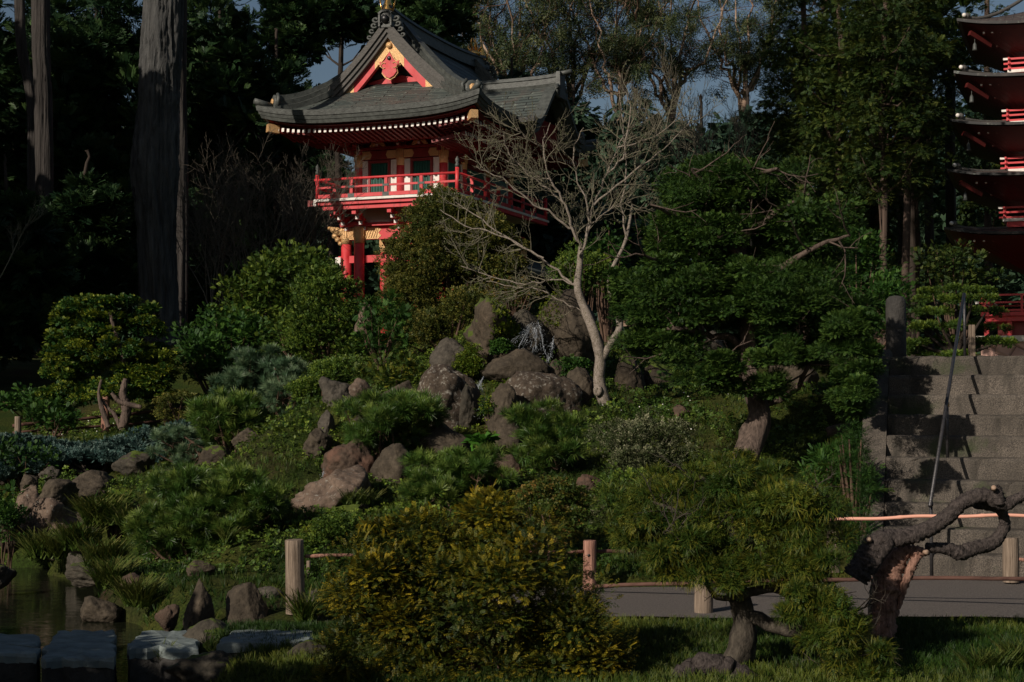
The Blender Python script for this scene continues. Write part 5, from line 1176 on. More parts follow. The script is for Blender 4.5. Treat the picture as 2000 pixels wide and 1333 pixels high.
# --- bare maple in the centre
def maple():
    d = 17.3; root = thing('bare_maple', 'leafless pale barked maple with spreading lichened twigs beside the waterfall', 'tree', tuple(at(1180, 790, d)))
    out = []; u = d/F
    limb(out, [(1182, 792), (1170, 745), (1172, 700), (1160, 650), (1140, 600), (1128, 562), (1132, 520), (1135, 482)], [d, d, d, d, d+.1, d+.1, d+.2, d+.2], 12.5*u, 5.5*u)
    limb(out, [(1176, 700), (1195, 668), (1210, 640), (1204, 600), (1190, 560), (1196, 525), (1222, 470), (1235, 400)], [d, d, d, d+.1, d+.2, d+.2, d+.3, d+.5], 8*u, 2.5*u)
    main = []
    for pts, r0 in [([(1135, 482), (1118, 450), (1105, 400), (1075, 350), (1060, 290), (1075, 240)], 6), ([(1135, 490), (1150, 450), (1160, 400), (1185, 340), (1205, 290), (1240, 240)], 6), ([(1130, 500), (1145, 470), (1150, 420), (1135, 370), (1120, 300), (1140, 250)], 5),
        ([(1128, 562), (1100, 540), (1050, 500), (1000, 470), (940, 430), (890, 395)], 5), ([(1060, 505), (1010, 475), (960, 455), (910, 440), (860, 410)], 3.5), ([(1128, 560), (1090, 545), (1040, 555), (980, 545), (900, 520)], 3.2), ([(1145, 610), (1100, 590), (1050, 565), (1000, 560), (950, 550)], 2.6),
        ([(1118, 450), (1080, 420), (1030, 390), (980, 350), (930, 325)], 4.5), ([(1105, 400), (1070, 370), (1020, 330), (990, 290), (985, 260)], 4), ([(1160, 400), (1220, 350), (1260, 320), (1310, 280), (1350, 230)], 4.5), ([(1185, 340), (1215, 310), (1225, 250), (1230, 205), (1215, 170)], 4),
        ([(1205, 290), (1240, 280), (1290, 260), (1330, 220)], 3), ([(1222, 470), (1215, 400), (1225, 330), (1218, 260), (1210, 190)], 4), ([(1150, 440), (1175, 420), (1200, 405), (1235, 395)], 3), ([(1075, 350), (1040, 340), (1000, 320), (960, 300)], 3), ([(1060, 290), (1030, 270), (1010, 250)], 2.5)]:
        o0 = random.uniform(-.25, .35); Q = limb(out, pts, [d+.15+o0*i/(len(pts)-1) for i in range(len(pts))], r0*.56*u, .85*u, .008, 4); main.append(Q)
    mb0 = list(out); tw = []
    for Q in main:
        for i in range(13):
            j = random.randint(2, len(Q)-2); dd = (Q[j+1]-Q[j]).normalized(); a = Matrix.Rotation(random.uniform(0, 2*PI), 3, dd) @ dd.orthogonal(); grow(tw, Q[j], dd*.75+a*.7, random.uniform(.2, .5), 1.1*u, 2, .35, .45, 3, .65, .65, 4, .42*u)
    mb = MB()
    for P, rr in mb0: mb.tube(P, [r*random.uniform(.95, 1.08) for r in rr], 12 if rr[0] > .03 else 7, False)
    mb.build('trunk', K['maple'], root, True)
    tubes(tw, K['twig'], 'twigs', root)
    P = np.array([tuple(random.choice(p[0])) for p in random.choices(tw, k=3400)]); n = len(P)
    leafobj('lichen', inst('leaves2', P+RNG.normal(0, .006, (n, 3)), rdir(n), rdir(n), .016*RNG.uniform(.4, 1.4, n), RNG.random(n)), L['lichen'], root)
    mb = MB(); mb.lathe((0, 0, 0), [(.045, -.03), (.048, .0), (.03, .012), (.022, .004), (0, .002)], 12); o = mb.build('burl', K['maple'], root); o.location = at(1167, 763, d-.08)-root.location; o.rotation_euler = (PI/2-.1, 0, -.3); o.scale = (1, 1.3, 1)
maple()
# --- hinoki cypress right of centre
def hinoki():
    d = 14.9; root = thing('hinoki_cypress', 'large dark green cypress with a stringy red brown trunk right of the waterfall', 'tree', tuple(at(1465, 905, 14.2)))
    out = []; u = d/F
    T = limb(out, [(1446, 915), (1468, 868), (1484, 815), (1470, 760), (1462, 700), (1460, 620), (1450, 520), (1440, 420), (1430, 330)], [14.2, 14.3, 14.4, 14.6, 14.7, 14.8, 14.9, 15, 15.1], 27*u, 6*u)
    subs = []
    for pts in [[(1465, 800), (1520, 780), (1560, 755), (1575, 720), (1600, 690)], [(1462, 680), (1420, 660), (1380, 655), (1320, 640), (1270, 650)], [(1460, 640), (1520, 620), (1580, 600), (1650, 620), (1690, 650)], [(1458, 600), (1400, 560), (1330, 520), (1260, 500)], [(1455, 560), (1530, 520), (1600, 480), (1660, 460)],
                [(1450, 500), (1390, 450), (1320, 420), (1270, 400)], [(1445, 470), (1510, 420), (1580, 380)], [(1440, 420), (1390, 370), (1350, 330)], [(1462, 740), (1400, 720), (1350, 700), (1300, 690)], [(1435, 380), (1480, 340), (1520, 330)]]:
        dd = [14.8+random.uniform(-.9, .2)*i/len(pts) for i in range(len(pts))]; subs.append(limb(out, pts, dd, 9*u, 2.5*u, .008, 4))
    for Q in list(subs):
        for i in range(5): q = random.choice(Q[2:]); grow(out, q, Vector((random.gauss(0, 1), random.gauss(-.3, .8), random.gauss(.3, .5))), .45, .010, 1, .3, .5, 3, .8, .6, 4, .004)
    mb = MB(); V, Fc = displaced(T, out[0][1], 22, .5, 1.5, 4, .12); mb.add(V.tolist(), Fc, True); mb.build('trunk', K['hinoki'], root, True); tubes(out[1:], K['hinoki'], 'limbs', root)
    cs, rs = [], []
    for px0, px1, py0, py1, dd, n, f_ in [(1280, 1560, 300, 520, 15.0, 34, .3), (1220, 1700, 480, 720, 14.9, 50, .24), (1430, 1560, 680, 800, 14.2, 8, .5), (1590, 1725, 600, 720, 13.2, 12, .5), (1610, 1722, 720, 830, 12.9, 10, .5), (1330, 1600, 290, 430, 15.0, 18, .5), (1230, 1480, 340, 560, 14.8, 24, .4), (1430, 1700, 360, 600, 14.9, 26, .38), (1200, 1420, 480, 700, 14.5, 24, .4), (1380, 1620, 500, 690, 14.4, 22, .4), (1550, 1720, 540, 790, 14.5, 18, .42),
            (1200, 1320, 600, 720, 14.5, 9, .5), (1490, 1620, 650, 730, 14.2, 8, .55), (1370, 1450, 690, 780, 14.0, 7, .55), (1620, 1725, 640, 800, 14.2, 9, .5), (1250, 1400, 640, 760, 14.3, 8, .5), (1180, 1260, 520, 640, 14.8, 7, .6)]:
        c, q, rc = crownpts(px0, px1, py0, py1, dd, n, f_, .8, -1, .35); cs += q; rs += [rc*random.uniform(.7, 1.2) for _ in q]
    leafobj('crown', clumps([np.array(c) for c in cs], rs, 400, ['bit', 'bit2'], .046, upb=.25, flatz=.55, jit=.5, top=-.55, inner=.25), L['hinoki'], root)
hinoki()
# --- middle ground shrubs: px0,px1,py0,py1,depth,material,label
def multi(boxes, d, rcp, mat, label, cat, name, tp, spx, spac=.9, dens=1.5, zmin=-1, hollow=.6, base=None, **kw):
    x0 = min(b[0] for b in boxes); x1 = max(b[1] for b in boxes); y1 = max(b[3] for b in boxes); c = at((x0+x1)/2, y1, d); root = thing(name, label, cat, (c.x, c.y, min(c.z, g1(c.x, c.y)))); cs = []
    rc = rcp/F*d
    for b in boxes:
        cc = at((b[0]+b[1])/2, (b[2]+b[3])/2, d+(b[4] if len(b) > 4 else 0)); rx = (b[1]-b[0])/2/F*d; rz2 = (b[3]-b[2])/2/F*d
        n = int(3.2*(rx*rz2+rx*rx*.6)/(rc*rc*spac)); cs += ellclumps(cc, (max(.02, rx-rc*.7), max(.02, rx*.75), max(.02, rz2-rc*.5)), n, rc, zmin, hollow)
    kw.setdefault('top', -.6); foliage(cs, rc, tp, spx, d, mat, root, dens=dens, **kw); out = []
    for q in cs[::5]: e = Vector(q); b = root.location; out.append(([b, b.lerp(e, .5)+Vector((0, 0, -.05)), e], [.03, .018, .006]))
    tubes(out, K['brown'], 'stems', root); return root
multi([(785,950,363,520,0),(738,900,430,600,-.1),(850,1045,420,620,.1),(735,870,520,690,-.2),(830,1030,560,700,-.2),(880,990,395,520,0)], 22, 29, 'olive', 'tall clipped olive brown pyramid bush standing in front of the temple gate','bush','clipped_bush',['leaves','leaves2'],8,flatz=.62,dens=1.5,upb=.5,hollow=.7)
multi([(470,680,478,620,0),(415,580,520,700,-.2),(500,700,560,720,-.2)], 25, 26, 'bush','broad rounded green bush behind the smaller round one','bush','round_bush',['plume2','fan'],11)
multi([(562,722,516,690,0),(555,640,600,720,-.1),(640,720,620,725,-.1)], 22.5, 24, 'bush','smaller round bush to the left of the gate pillars','bush','round_bush',['leaves','fan'],9)
S(330,560,590,745,23.5,'dkbush','dark green bush between the yellow tipped tree and the rounded bushes','bush','dark_bush',tp=['fan'],spx=11,n=45,rcf=.26,dens=1.2)
S(480,700,600,740,23,'bush','low green bush at the feet of the two rounded bushes','bush','dark_bush',tp=['fan'],spx=9,n=40,rcf=.26,dens=1.2)
S(680,815,570,705,20.5,'dkbush','feathery dark green shrub left of the waterfall rocks','shrub','feathery_shrub',tp=['strand','fanfine'],spx=14,n=26,rcf=.36,dens=1.2)
S(683,855,692,768,18.4,'thread','low golden green shrub spilling over the left rocks','shrub','golden_shrub',tp=['strand','fan'],spx=12,n=26,rcf=.5,dens=1.5,droop=.3,nst=2)
S(940,1065,540,610,20.5,'red','reddish twiggy shrub above the waterfall','shrub','heath_shrub',tp=['leaves'],spx=8,n=16,rcf=.55,dens=.8,nst=6)
S(1060,1200,480,600,21,'bush','yellow green bush behind the trunk of the bare maple','bush','background_bush',tp=['fan','leaves'],spx=9,n=26,rcf=.36)
S(1140,1230,440,560,22,'dkbush','dark bush between the maple trunk and the large cypress','bush','background_bush',tp=['fan'],spx=9,n=18,rcf=.4)
S(985,1165,935,1065,12.6,'red','rounded small leaved shrub with reddish top right of the golden cypress','shrub','small_leaved_shrub',tp=['leaves2'],spx=10,n=34,rcf=.32,hollow=.7,dens=1.5)
S(1135,1400,795,935,14.6,'grey','sparse grey green twiggy shrub on the slope','shrub','twiggy_shrub',tp=['leaves'],spx=9,n=50,rcf=.28,dens=.8,hollow=.3,nst=12,stem='twig',stempx=1.5)
S(1150,1290,900,1040,13.5,'bush','dull green shrub between the small leaved shrub and the thread leaf cypress','shrub','twiggy_shrub',tp=['leaves','fanfine'],spx=9,n=24,rcf=.36,dens=.9)
S(885,945,672,745,17.9,'moss','bright green moss cushion beside the waterfall rocks','moss','moss_mound',tp=['leaves2'],spx=7,n=20,rcf=.45,dens=1.4,nst=1)
S(955,1000,668,692,17.9,'dkbush','trailing green plants over the left side of the waterfall','plant','trailing_plant',tp=['leaves2','leaves'],spx=8,n=16,rcf=.45,dens=1.3,nst=1)
S(1085,1165,695,745,17.9,'dkbush','small leafy plants growing under the tall dark boulder','plant','trailing_plant',tp=['leaves2'],spx=9,n=10,rcf=.5,nst=1)
S(962,1018,738,800,17.1,'moss','green moss patch between the oval boulder and the lichened one','moss','moss_mound',tp=['leaves2'],spx=7,n=10,rcf=.5,nst=1)
S(935,985,775,830,16.6,'yel','golden brown moss beside the lower cascade','moss','moss_mound',tp=['leaves2'],spx=7,n=9,rcf=.5,nst=1)
S(290,412,768,832,20,'olive','small rounded clipped bush right of the twisted trunk','bush','clipped_bush',tp=['leaves2'],spx=7,n=26,rcf=.36,hollow=.75,dens=1.5)
S(-10,155,745,840,23.5,'dkbush','dark bush above the shaded fence at the left edge','bush','dark_bush',tp=['fan'],spx=11,n=26,rcf=.34)
S(40,165,780,850,20.6,'dkbush','dark leafy shrub hanging over the shaded fence','bush','dark_bush',tp=['fan'],spx=11,n=18,rcf=.4)
S(-30,130,840,960,18,'dkbush','dark green shrub under the left end of the blue juniper','bush','dark_bush',tp=['fan'],spx=11,n=16,rcf=.35)
S(-40,60,950,1060,15.8,'dkbush','dark shrub at the left edge beside the pond cliff stones','shrub','dark_bush',tp=['leaves','fan'],spx=13,n=14,rcf=.4)
S(470,640,880,960,16.8,'bush','brownish green shrub in the shaded gully','shrub','gully_shrub',tp=['fan','strand'],spx=12,n=16,rcf=.4,dens=.8)
S(600,730,1010,1075,13.2,'moss','low green ground cover left of the golden cypress','plant','ground_cover',tp=['leaves'],spx=10,n=14,rcf=.5,nst=1)
S(1590,1720,700,830,17,'dkbush','dark foliage in the shade left of the steps','bush','dark_bush',tp=['fan'],spx=12,n=16,rcf=.4)
S(1780,1960,470,585,27,'redwood','light green bush at the foot of the tall redwoods','bush','background_bush',tp=['fan'],spx=10,n=26,rcf=.36)
multi([(1560,1700,500,660,0),(1680,1790,520,680,0),(1620,1740,440,560,2)], 24, 26, 'dkbush','dark hedge behind the large cypress','bush','background_bush',['plume2','fan'],12)
multi([(330,470,640,760,0),(430,520,690,800,0)], 22.8, 24, 'dkbush','dark green bush filling the space right of the yellow tipped tree','bush','dark_bush',['fan','plume2'],12)
multi([(600,700,700,760,0),(560,640,740,790,0)], 19.6, 18, 'bush','low green shrub at the top of the grass slope left of the golden low shrub','shrub','low_shrub',['leaves'],9)
multi([(540,640,820,900,0),(470,560,860,930,0)], 16.9, 22, 'yel','brownish green low shrub in the gully beside the jagged rocks','shrub','gully_shrub',['strand','fan'],12)
multi([(610,700,1000,1070,0),(560,640,1050,1100,0)], 13, 18, 'bush','green trailing shrub between the jagged ridge and the grey post','shrub','low_shrub',['leaves2'],8)
multi([(1150,1260,960,1060,0),(1180,1300,870,960,.5)], 13.6, 20, 'grey','dull grey green shrub right of the small leaved shrub','shrub','low_shrub',['leaves','fanfine'],9)
multi([(180,270,960,1040,0)], 15, 18, 'bush','ferny green shrub between the cliff stones and the domed pine','shrub','low_shrub',['fan','strand'],12)
multi([(1350,1450,900,960,0)], 14.2, 18, 'bush','small green shrub at the left foot of the large cypress','shrub','low_shrub',['fan'],10)
multi([(1560,1720,860,980,0)], 13.9, 22, 'dkbush','ferny dark undergrowth left of the steps','shrub','low_shrub',['strand','plume2'],14)
multi([(860,960,560,640,0),(800,880,600,690,0)], 20.2, 22, 'olive','dark olive shrub touching the left side of the waterfall boulder','shrub','low_shrub',['leaves'],9)
multi([(1625,1705,820,940,0),(1660,1722,900,1010,-.4),(1640,1715,990,1110,-.7)], 13.6, 18, 'dkbush','dense dark ferny undergrowth against the left wall of the steps','shrub','low_shrub',['strand','bit2'],12)
# layered cloud-pruned shrub at the stair head
def cloud():
    d = 19.5; root = thing('cloud_pruned_bush', 'clipped layered bush with flat green pads behind the top of the steps', 'bush', tuple(at(1868, 700, d)))
    cs, rs = [], []; out = []
    for px, py, w_ in [(1868, 572, 72), (1830, 590, 40), (1900, 588, 45), (1805, 615, 30), (1868, 612, 45), (1925, 612, 32), (1800, 645, 26), (1840, 640, 42), (1900, 640, 45), (1945, 645, 25), (1800, 675, 30), (1850, 672, 45), (1905, 675, 42), (1945, 672, 25), (1780, 690, 14), (1870, 700, 60)]:
        c = at(px, py, d+random.uniform(-.3, .3)); r0 = w_/F*d
        for k in range(max(3, int(w_/7))): a = random.uniform(0, 2*PI); rr = r0*math.sqrt(random.random()); cs.append(np.array(c)+np.array([rr*math.cos(a), rr*math.sin(a), (1-(rr/r0)**2)*.03])); rs.append(.085*random.uniform(.8, 1.2))
        out.append(([root.location, root.location.lerp(c, .6), c], [.03, .02, .01]))
    leafobj('foliage', clumps(cs, rs, 170, ['bit', 'bit2'], .042, upb=.6, flatz=.55, top=-.2, jit=.5), L['bush'], root); tubes(out, K['dark'], 'stems', root)
cloud()
# yellow-tipped layered tree on the left with gnarled trunks
def layered():
    d = 21.5; root = thing('yellow_tipped_tree', 'layered tree with yellow tipped pads of foliage and twisted pale trunks on the left', 'tree', tuple(at(240, 842, 20.8)))
    cs, rs = [], []; u = d/F
    for i in range(150):
        a = random.uniform(-1, 1); py = 588+195*random.random()**1.1; hw = 120*math.sqrt(max(.05, 1-((py-690)/125)**2)); px = 212+a*hw; dd = d-math.sqrt(max(0, 1-a*a))*random.uniform(-.4, 1)*.8
        cs.append(np.array(at(px, py, dd))); rs.append(.11*random.uniform(.8, 1.4))
    for i in range(26): cs.append(np.array(at(random.uniform(90, 180), random.uniform(680, 790), d))); rs.append(.12)
    for i in range(26): cs.append(np.array(at(random.uniform(240, 330), random.uniform(720, 775), 20.9))); rs.append(.11)
    leafobj('crown', clumps(cs, rs, 75, ['fan', 'leaves2'], .062, upb=.2, flatz=.38, top=-.2, jit=.5, inner=.1), L['yel'], root)
    mb = MB(); D_ = 20.6; uu = D_/F
    gnarl(mb, [(238, 842), (247, 800), (240, 770), (246, 740)], D_, 9*uu, 6*uu, seed=3, rmid=[8*uu, 10*uu, 7*uu, 5*uu])
    gnarl(mb, [(218, 768), (232, 784), (250, 790), (276, 796)], D_-.05, 3*uu, 3*uu, seed=4, rmid=[3*uu, 4.5*uu, 5*uu, 4*uu]); gnarl(mb, [(212, 835), (200, 800), (193, 770), (198, 742)], D_, 3*uu, 3*uu, seed=6, rmid=[5*uu, 5*uu, 3*uu, 2.5*uu])
    gnarl(mb, [(236, 840), (225, 812), (210, 796), (196, 778)], D_+.05, 3*uu, 2*uu, seed=8, rmid=[4*uu, 4*uu, 3*uu, 2*uu]); gnarl(mb, [(245, 745), (240, 700), (225, 650), (215, 610)], D_+.4, 6*uu, 3*uu, seed=2)
    mb.build('trunk', K['hinoki'], root, True)
layered()
# blue juniper
def juniper():
    root = thing('blue_juniper', 'long low blue green juniper mound stretching in from the left edge', 'shrub', tuple(at(150, 945, 18.2))); cs, rs = [], []; out = []
    for i in range(230):
        t = random.random(); px = -40+410*t; top = 868-10*math.sin(t*9)-34*max(0, t-.45)*1.6; bot = 915+18*math.sin(t*7+1)-60*max(0, t-.6)
        py = random.uniform(top, bot); cs.append(np.array(at(px, py, 18.2+1.2*t-random.uniform(0, 1)*.7*((py-top)/(bot-top+1))))); rs.append(.085*random.uniform(.7, 1.4))
    leafobj('foliage', clumps(cs, rs, 70, ['leaves', 'fanfine'], .045, upb=.3, flatz=.6, top=-.4, jit=.5), L['blue'], root)
    for i in range(28): c = Vector(random.choice(cs)); b = Vector(root.location)+Vector((random.uniform(-1.2, 1.0), 0, 0)); out.append(([b, b.lerp(c, .5)+Vector((0, 0, -.05)), c], [.025, .015, .006]))
    tubes(out, K['dark'], 'stems', root)
juniper()
# dwarf pines
def pine(px0, px1, py0, py1, d, mat, label, base, n=30, rcf=.3, spx=20, limbs=3, dens=1.0, hollow=.2, dry=.8, trunk=7, extra=(), zmin=-1):
    c, cs, rc = crownpts(px0, px1, py0, py1, d, n, rcf, dry, zmin, hollow)
    for e in extra: cs += crownpts(*e[:4], d, e[4], e[5], dry, zmin, hollow)[1]
    B = at(base[0], base[1], d+.02); root = thing('dwarf_pine', label, 'pine', tuple(B)); u = d/F; out = []
    s = spx*u; rs = [rc*random.uniform(.7, 1.2) for _ in cs]
    leafobj('needles', clumps([np.array(q) for q in cs], rs, max(30, dens*7*(rc/s)**2), ['needles', 'needlesfine'], s, upb=.75, flatz=.6, top=-.4, jit=.55, inner=.3), L[mat], root)
    for q in cs[::max(1, len(cs)//(limbs*5))]:
        e = Vector(q); m = B.lerp(e, .5)+Vector((random.gauss(0, .06), random.gauss(0, .05), random.gauss(-.03, .04))); m2 = B.lerp(e, .25)+Vector((random.gauss(0, .04), 0, random.gauss(0, .03)))
        Q = [B, m2, m, m.lerp(e, .5)+Vector((random.gauss(0, .02), 0, random.gauss(0, .02))), e]; rr = [trunk*u*.8, trunk*u*.6, trunk*u*.45, trunk*u*.3, trunk*u*.15]; out.append((Q, rr))
        for k in range(2): grow(out, Q[3], Vector((random.gauss(0, 1), random.gauss(-.3, .6), random.gauss(.2, .5))), rc*1.2, trunk*u*.22, 1, .1, .6, 3, .9, .6, 4, .6*u)
    tubes(out, K['twig'] if mat == 'pinex' else K['brown'], 'limbs', root, 8); return root
pine(628, 900, 765, 900, 15.9, 'pine', 'small gnarled pine growing over the reddish boulder with bare crooked limbs', (738, 925), 44, .3, extra=((660, 900, 770, 840, 14, .4),), trunk=6)
pine(775, 1005, 875, 985, 14.4, 'pine', 'low spreading pine in the middle just above the golden cypress', (880, 990), 40, .34, trunk=5)
pine(790, 900, 930, 1000, 13.6, 'pine', 'small pine tuft directly above the top of the golden cypress', (850, 1000), 12, .5, trunk=4)
pine(978, 1150, 790, 930, 15.2, 'pine', 'small open pine between the lichened boulder and the twiggy shrub', (1085, 935), 30, .3, dens=.8, trunk=4)
pine(262, 582, 900, 1090, 13.5, 'pine', 'large domed pine shrub on the left slope above the pointed rocks', (385, 1130), 66, .24, trunk=8, extra=((300, 560, 915, 1010, 20, .35), (440, 570, 1040, 1110, 10, .4), (230, 380, 1010, 1100, 14, .35)), hollow=.45)
pine(395, 625, 680, 800, 20.5, 'bluepine', 'grey green pine on the slope below the rounded bushes', (520, 850), 40, .32, spx=15, hollow=.4)
pine(365, 520, 770, 880, 18.5, 'pine', 'bright green pine clump between the blue juniper and the boulders', (460, 930), 30, .34, hollow=.4)
pine(285, 420, 835, 915, 17.8, 'bluepine', 'open pine branches leaning over the dark rock at the juniper end', (430, 925), 18, .35, dens=.7, spx=13)
pine(480, 640, 690, 830, 20.2, 'bluepine', 'right hand half of the grey green pine group beside the grass slope', (560, 840), 24, .34, spx=14)
# freshly sawn branch stubs
for px, py, d, r_, lab in ((829, 853, 15.95, 7, 'round pale sawn stub facing the camera on the flat ledge'),):
    mb = MB(); r0 = r_/F*d; mb.lathe((0, 0, 0), [(r0*1.1, -.12), (r0*1.12, -.01), (r0*.95, 0), (0, .002)], 12); o = mb.build('sawn_stub', M['cut']); o.location = at(px, py, d); o.rotation_euler = (PI/2, 0, 0); tag(o, lab, 'log')
# ferns, tufts and other plants
def rosette(px, py, d, n, ln, tp, mat, label, cat, name, spread=1.0, up=.6, group=None, wpx=0):
    c = at(px, py, d); c.z = min(c.z, c.z); root = c; P = np.tile(np.array(c), (n, 1))+RNG.normal(0, ln*.06, (n, 3))*np.array([1, 1, .2])+np.stack([RNG.uniform(-wpx, wpx, n)/F*d, RNG.uniform(-wpx, wpx, n)/F*d*.4, np.zeros(n)], 1)
    th = RNG.uniform(0, 2*PI, n); ax = np.stack([np.cos(th)*spread, np.sin(th)*spread, np.full(n, up)+RNG.normal(0, .2, n)], 1); V, Q, t, v = inst(tp, P-np.array(c), ax, np.tile([0, 0, 1.0], (n, 1)), ln*RNG.uniform(.6, 1.2, n), np.clip(RNG.normal(.55, .2, n), 0, 1))
    o = quadmesh(name, V, Q, L[mat], None, dict(t=t, v=v)); o.location = c; return tag(o, label, cat, group)
for px, py, d, n, ln, lab in [(1500, 925, 14.5, 14, .30, 'tall upright fern in front of the large cypress trunk'), (1440, 915, 14.4, 10, .2, 'brownish low fern at the foot of the large cypress trunk'), (1560, 950, 14.2, 12, .22, 'fern just right of the tall upright fern'),
    (1640, 935, 14, 18, .34, 'large arching fern in the shade left of the steps'), (1690, 965, 13.6, 14, .3, 'dark fern beside the lower steps'), (1605, 900, 15, 12, .26, 'fern above the large arching fern'), (1255, 700, 18.2, 10, .28, 'yellowing fern beside the dark mossy boulder'), (1300, 745, 17.8, 10, .26, 'lower yellowing fern left of the large cypress'), (95, 1055, 15.9, 14, .26, 'fern drooping over the pale cliff stones')]:
    rosette(px, py, d, n, ln, 'frond', 'fern', lab, 'fern', 'fern')
rosette(938, 868, 15.7, 22, .19, 'leaves2', 'broad', 'bright broad leaved plant below the lower cascade', 'plant', 'broadleaf_plant', .9, .5)
for px, py, d, n, ln, w_, lab in [(95, 1090, 15.2, 150, .3, 34, 'bright grass tuft under the pale cliff stones'), (150, 1075, 14.7, 130, .3, 26, 'grass tuft left of the upright grey slab'), (200, 1025, 14.8, 150, .32, 30, 'grass tuft above the upright grey slab'), (40, 1070, 16, 80, .22, 30, 'low grass at the left end of the pond bank'),
    (225, 1150, 12.4, 160, .26, 24, 'yellow green grass tuft hanging over the pond'), (270, 1185, 11.8, 110, .24, 20, 'darker grass tuft behind the pond rock'), (200, 1105, 13.4, 120, .26, 30, 'grass at the foot of the upright grey slab'), (270, 1040, 13.8, 90, .24, 26, 'grass left of the domed pine shrub'),
    (600, 1215, 10.4, 60, .26, 16, 'long dark blades beside the grey wooden post'), (1930, 1320, 8.3, 80, .16, 34, 'leafy iris clump on the lawn at the right edge'), (1985, 1300, 8.4, 50, .16, 14, 'grassy clump cut by the right picture edge'), (318, 1300, 9.4, 26, .16, 8, 'thin pale blades between the stepping stones'), (700, 985, 14, 70, .16, 26, 'soft grass tuft right of the jagged rock ridge'), (455, 1060, 12.8, 40, .14, 20, 'grass under the domed pine shrub')]:
    rosette(px, py, d, n, ln, 'grass', 'tuft', lab, 'grass tuft', 'grass_tuft', .45, 1.0, wpx=w_)
# ---------------- background trees ----------------
def bark_trunk(px_pts, d, rpx, mat, k=48, n=120, flute=.2, seed=1):
    o_ = []; Q = limb(o_, px_pts, d, 1, 1, 0, n//(len(px_pts)-1)); n = len(Q); rr = np.interp(np.linspace(0, 1, n), np.linspace(0, 1, len(rpx)), rpx)/F*d; Q = np.array([tuple(q) for q in Q])
    th = np.arange(k)*2*PI/k; D = np.stack([np.cos(th), np.sin(th), 0*th], 1); tt = np.arange(n)[:, None]*1.0
    tw = th[None]+.012*tt; NP = np.stack([np.cos(tw)*4.5, np.sin(tw)*4.5, tt*.045+0*tw], -1); rid = 1-np.abs(fbm(NP*1.6, seed, 4))*2.2; big = fbm(NP*.35, seed+9, 2)
    R0 = rr[:, None]*(1+flute*(rid-.5)+.34*big); V = Q[:, None]+D[None]*R0[..., None]; mb = MB()
    mb.add(V.reshape(-1, 3).tolist(), [(i*k+j, i*k+(j+1) % k, (i+1)*k+(j+1) % k, (i+1)*k+j) for i in range(n-1) for j in range(k)], True); return mb
def bgtree(px, d, ztop_py, label, mat, bark, pxw, y0py, y1py, n=40, tp=['fan'], sp=.5, rcf=.25, dens=1.0, trunkpx=14, lean=0, cat='tree', name='background_tree', group=None, dry=.8, boost=0, branches=10, hollow=.2, k=None, basepy=640, **kw):
    root = thing(name, label, cat, tuple(at(px, basepy, d)), 0, group); out = []
    Tm = limb(out, [(px, basepy+40), (px+lean*.3, (basepy+y0py)/2), (px+lean*.7, (y0py*.6+ztop_py*.4)), (px+lean, ztop_py)], d, trunkpx/F*d, trunkpx*.2/F*d, .03, 5)
    c = at(px+lean*.6, (y0py+y1py)/2, d); rx = pxw/2/F*d; rz_ = abs(y1py-y0py)/2/F*d; rc = rcf*min(rx, rz_)
    cs = ellclumps(c, (rx-rc*.7, rx*dry, rz_-rc*.5), n, rc, -1, hollow)
    for q in cs[:max(branches, 1)]:
        e = Vector(q); j = min(range(len(Tm)), key=lambda i: abs(Tm[i].z-(e.z-rx*.35))); b = Tm[j]; out.append(([b, b.lerp(e, .5)+Vector((0, 0, -.2)), e], [trunkpx*.3/F*d, trunkpx*.2/F*d, trunkpx*.08/F*d]))
    tubes(out, K[bark], 'trunk', root, 9)
    rs = [rc*random.uniform(.7, 1.25) for _ in cs]
    leafobj('crown', clumps([np.array(q) for q in cs], rs, max(50, dens*6*(rc/sp)**2), tp, sp, **kw), L[mat], root); return root
# big fluted trunk on the left (crown above the frame)
root = thing('giant_trunk_tree', 'huge grey fluted tree trunk rising out of the top of the picture on the left', 'tree', tuple(at(312, 640, 31)))
bark_trunk([(312, 700), (312, 600), (306, 450), (303, 330), (310, 200), (316, 100), (322, -60), (330, -400)], 31, [38, 34, 35, 43, 38, 38, 37, 33], 'bigtrunk', 110, 160, .2, seed=5).build('trunk', K['bigtrunk'], root, True)
c = at(330, -1250, 31); leafobj('crown', clumps([np.array(q) for q in ellclumps(c, (4.5, 4, 3.2), 26, 1.4, -1, .3)], [1.4]*26, 55, 'fan', .55), L['dark'], root)
for px, tx, d, r_, lab in [(84, 80, 36, 19, 'pale fluted trunk at the top left corner'), (62, 40, 37, 12, 'thinner forked trunk beside the pale fluted one at the top left'), (352, 352, 37, 14, 'narrow grey trunk directly behind the giant trunk')]:
    root = thing('bare_trunk_tree', lab, 'tree', tuple(at(px, 640, d))); bark_trunk([(px, 700), (px+3, 400), (px, 200), (tx, 60), (tx, -250)], d, [r_*.85]*5, 'bigtrunk', 48, 60, .2, px).build('trunk', K['thintrunk'], root, True)
    c = at(tx, -500, d); leafobj('crown', clumps([np.array(q) for q in ellclumps(c, (3, 3, 2), 12, 1.2, -1, .3)], [1.2]*12, 50, 'fan', .6), L['dark'], root)
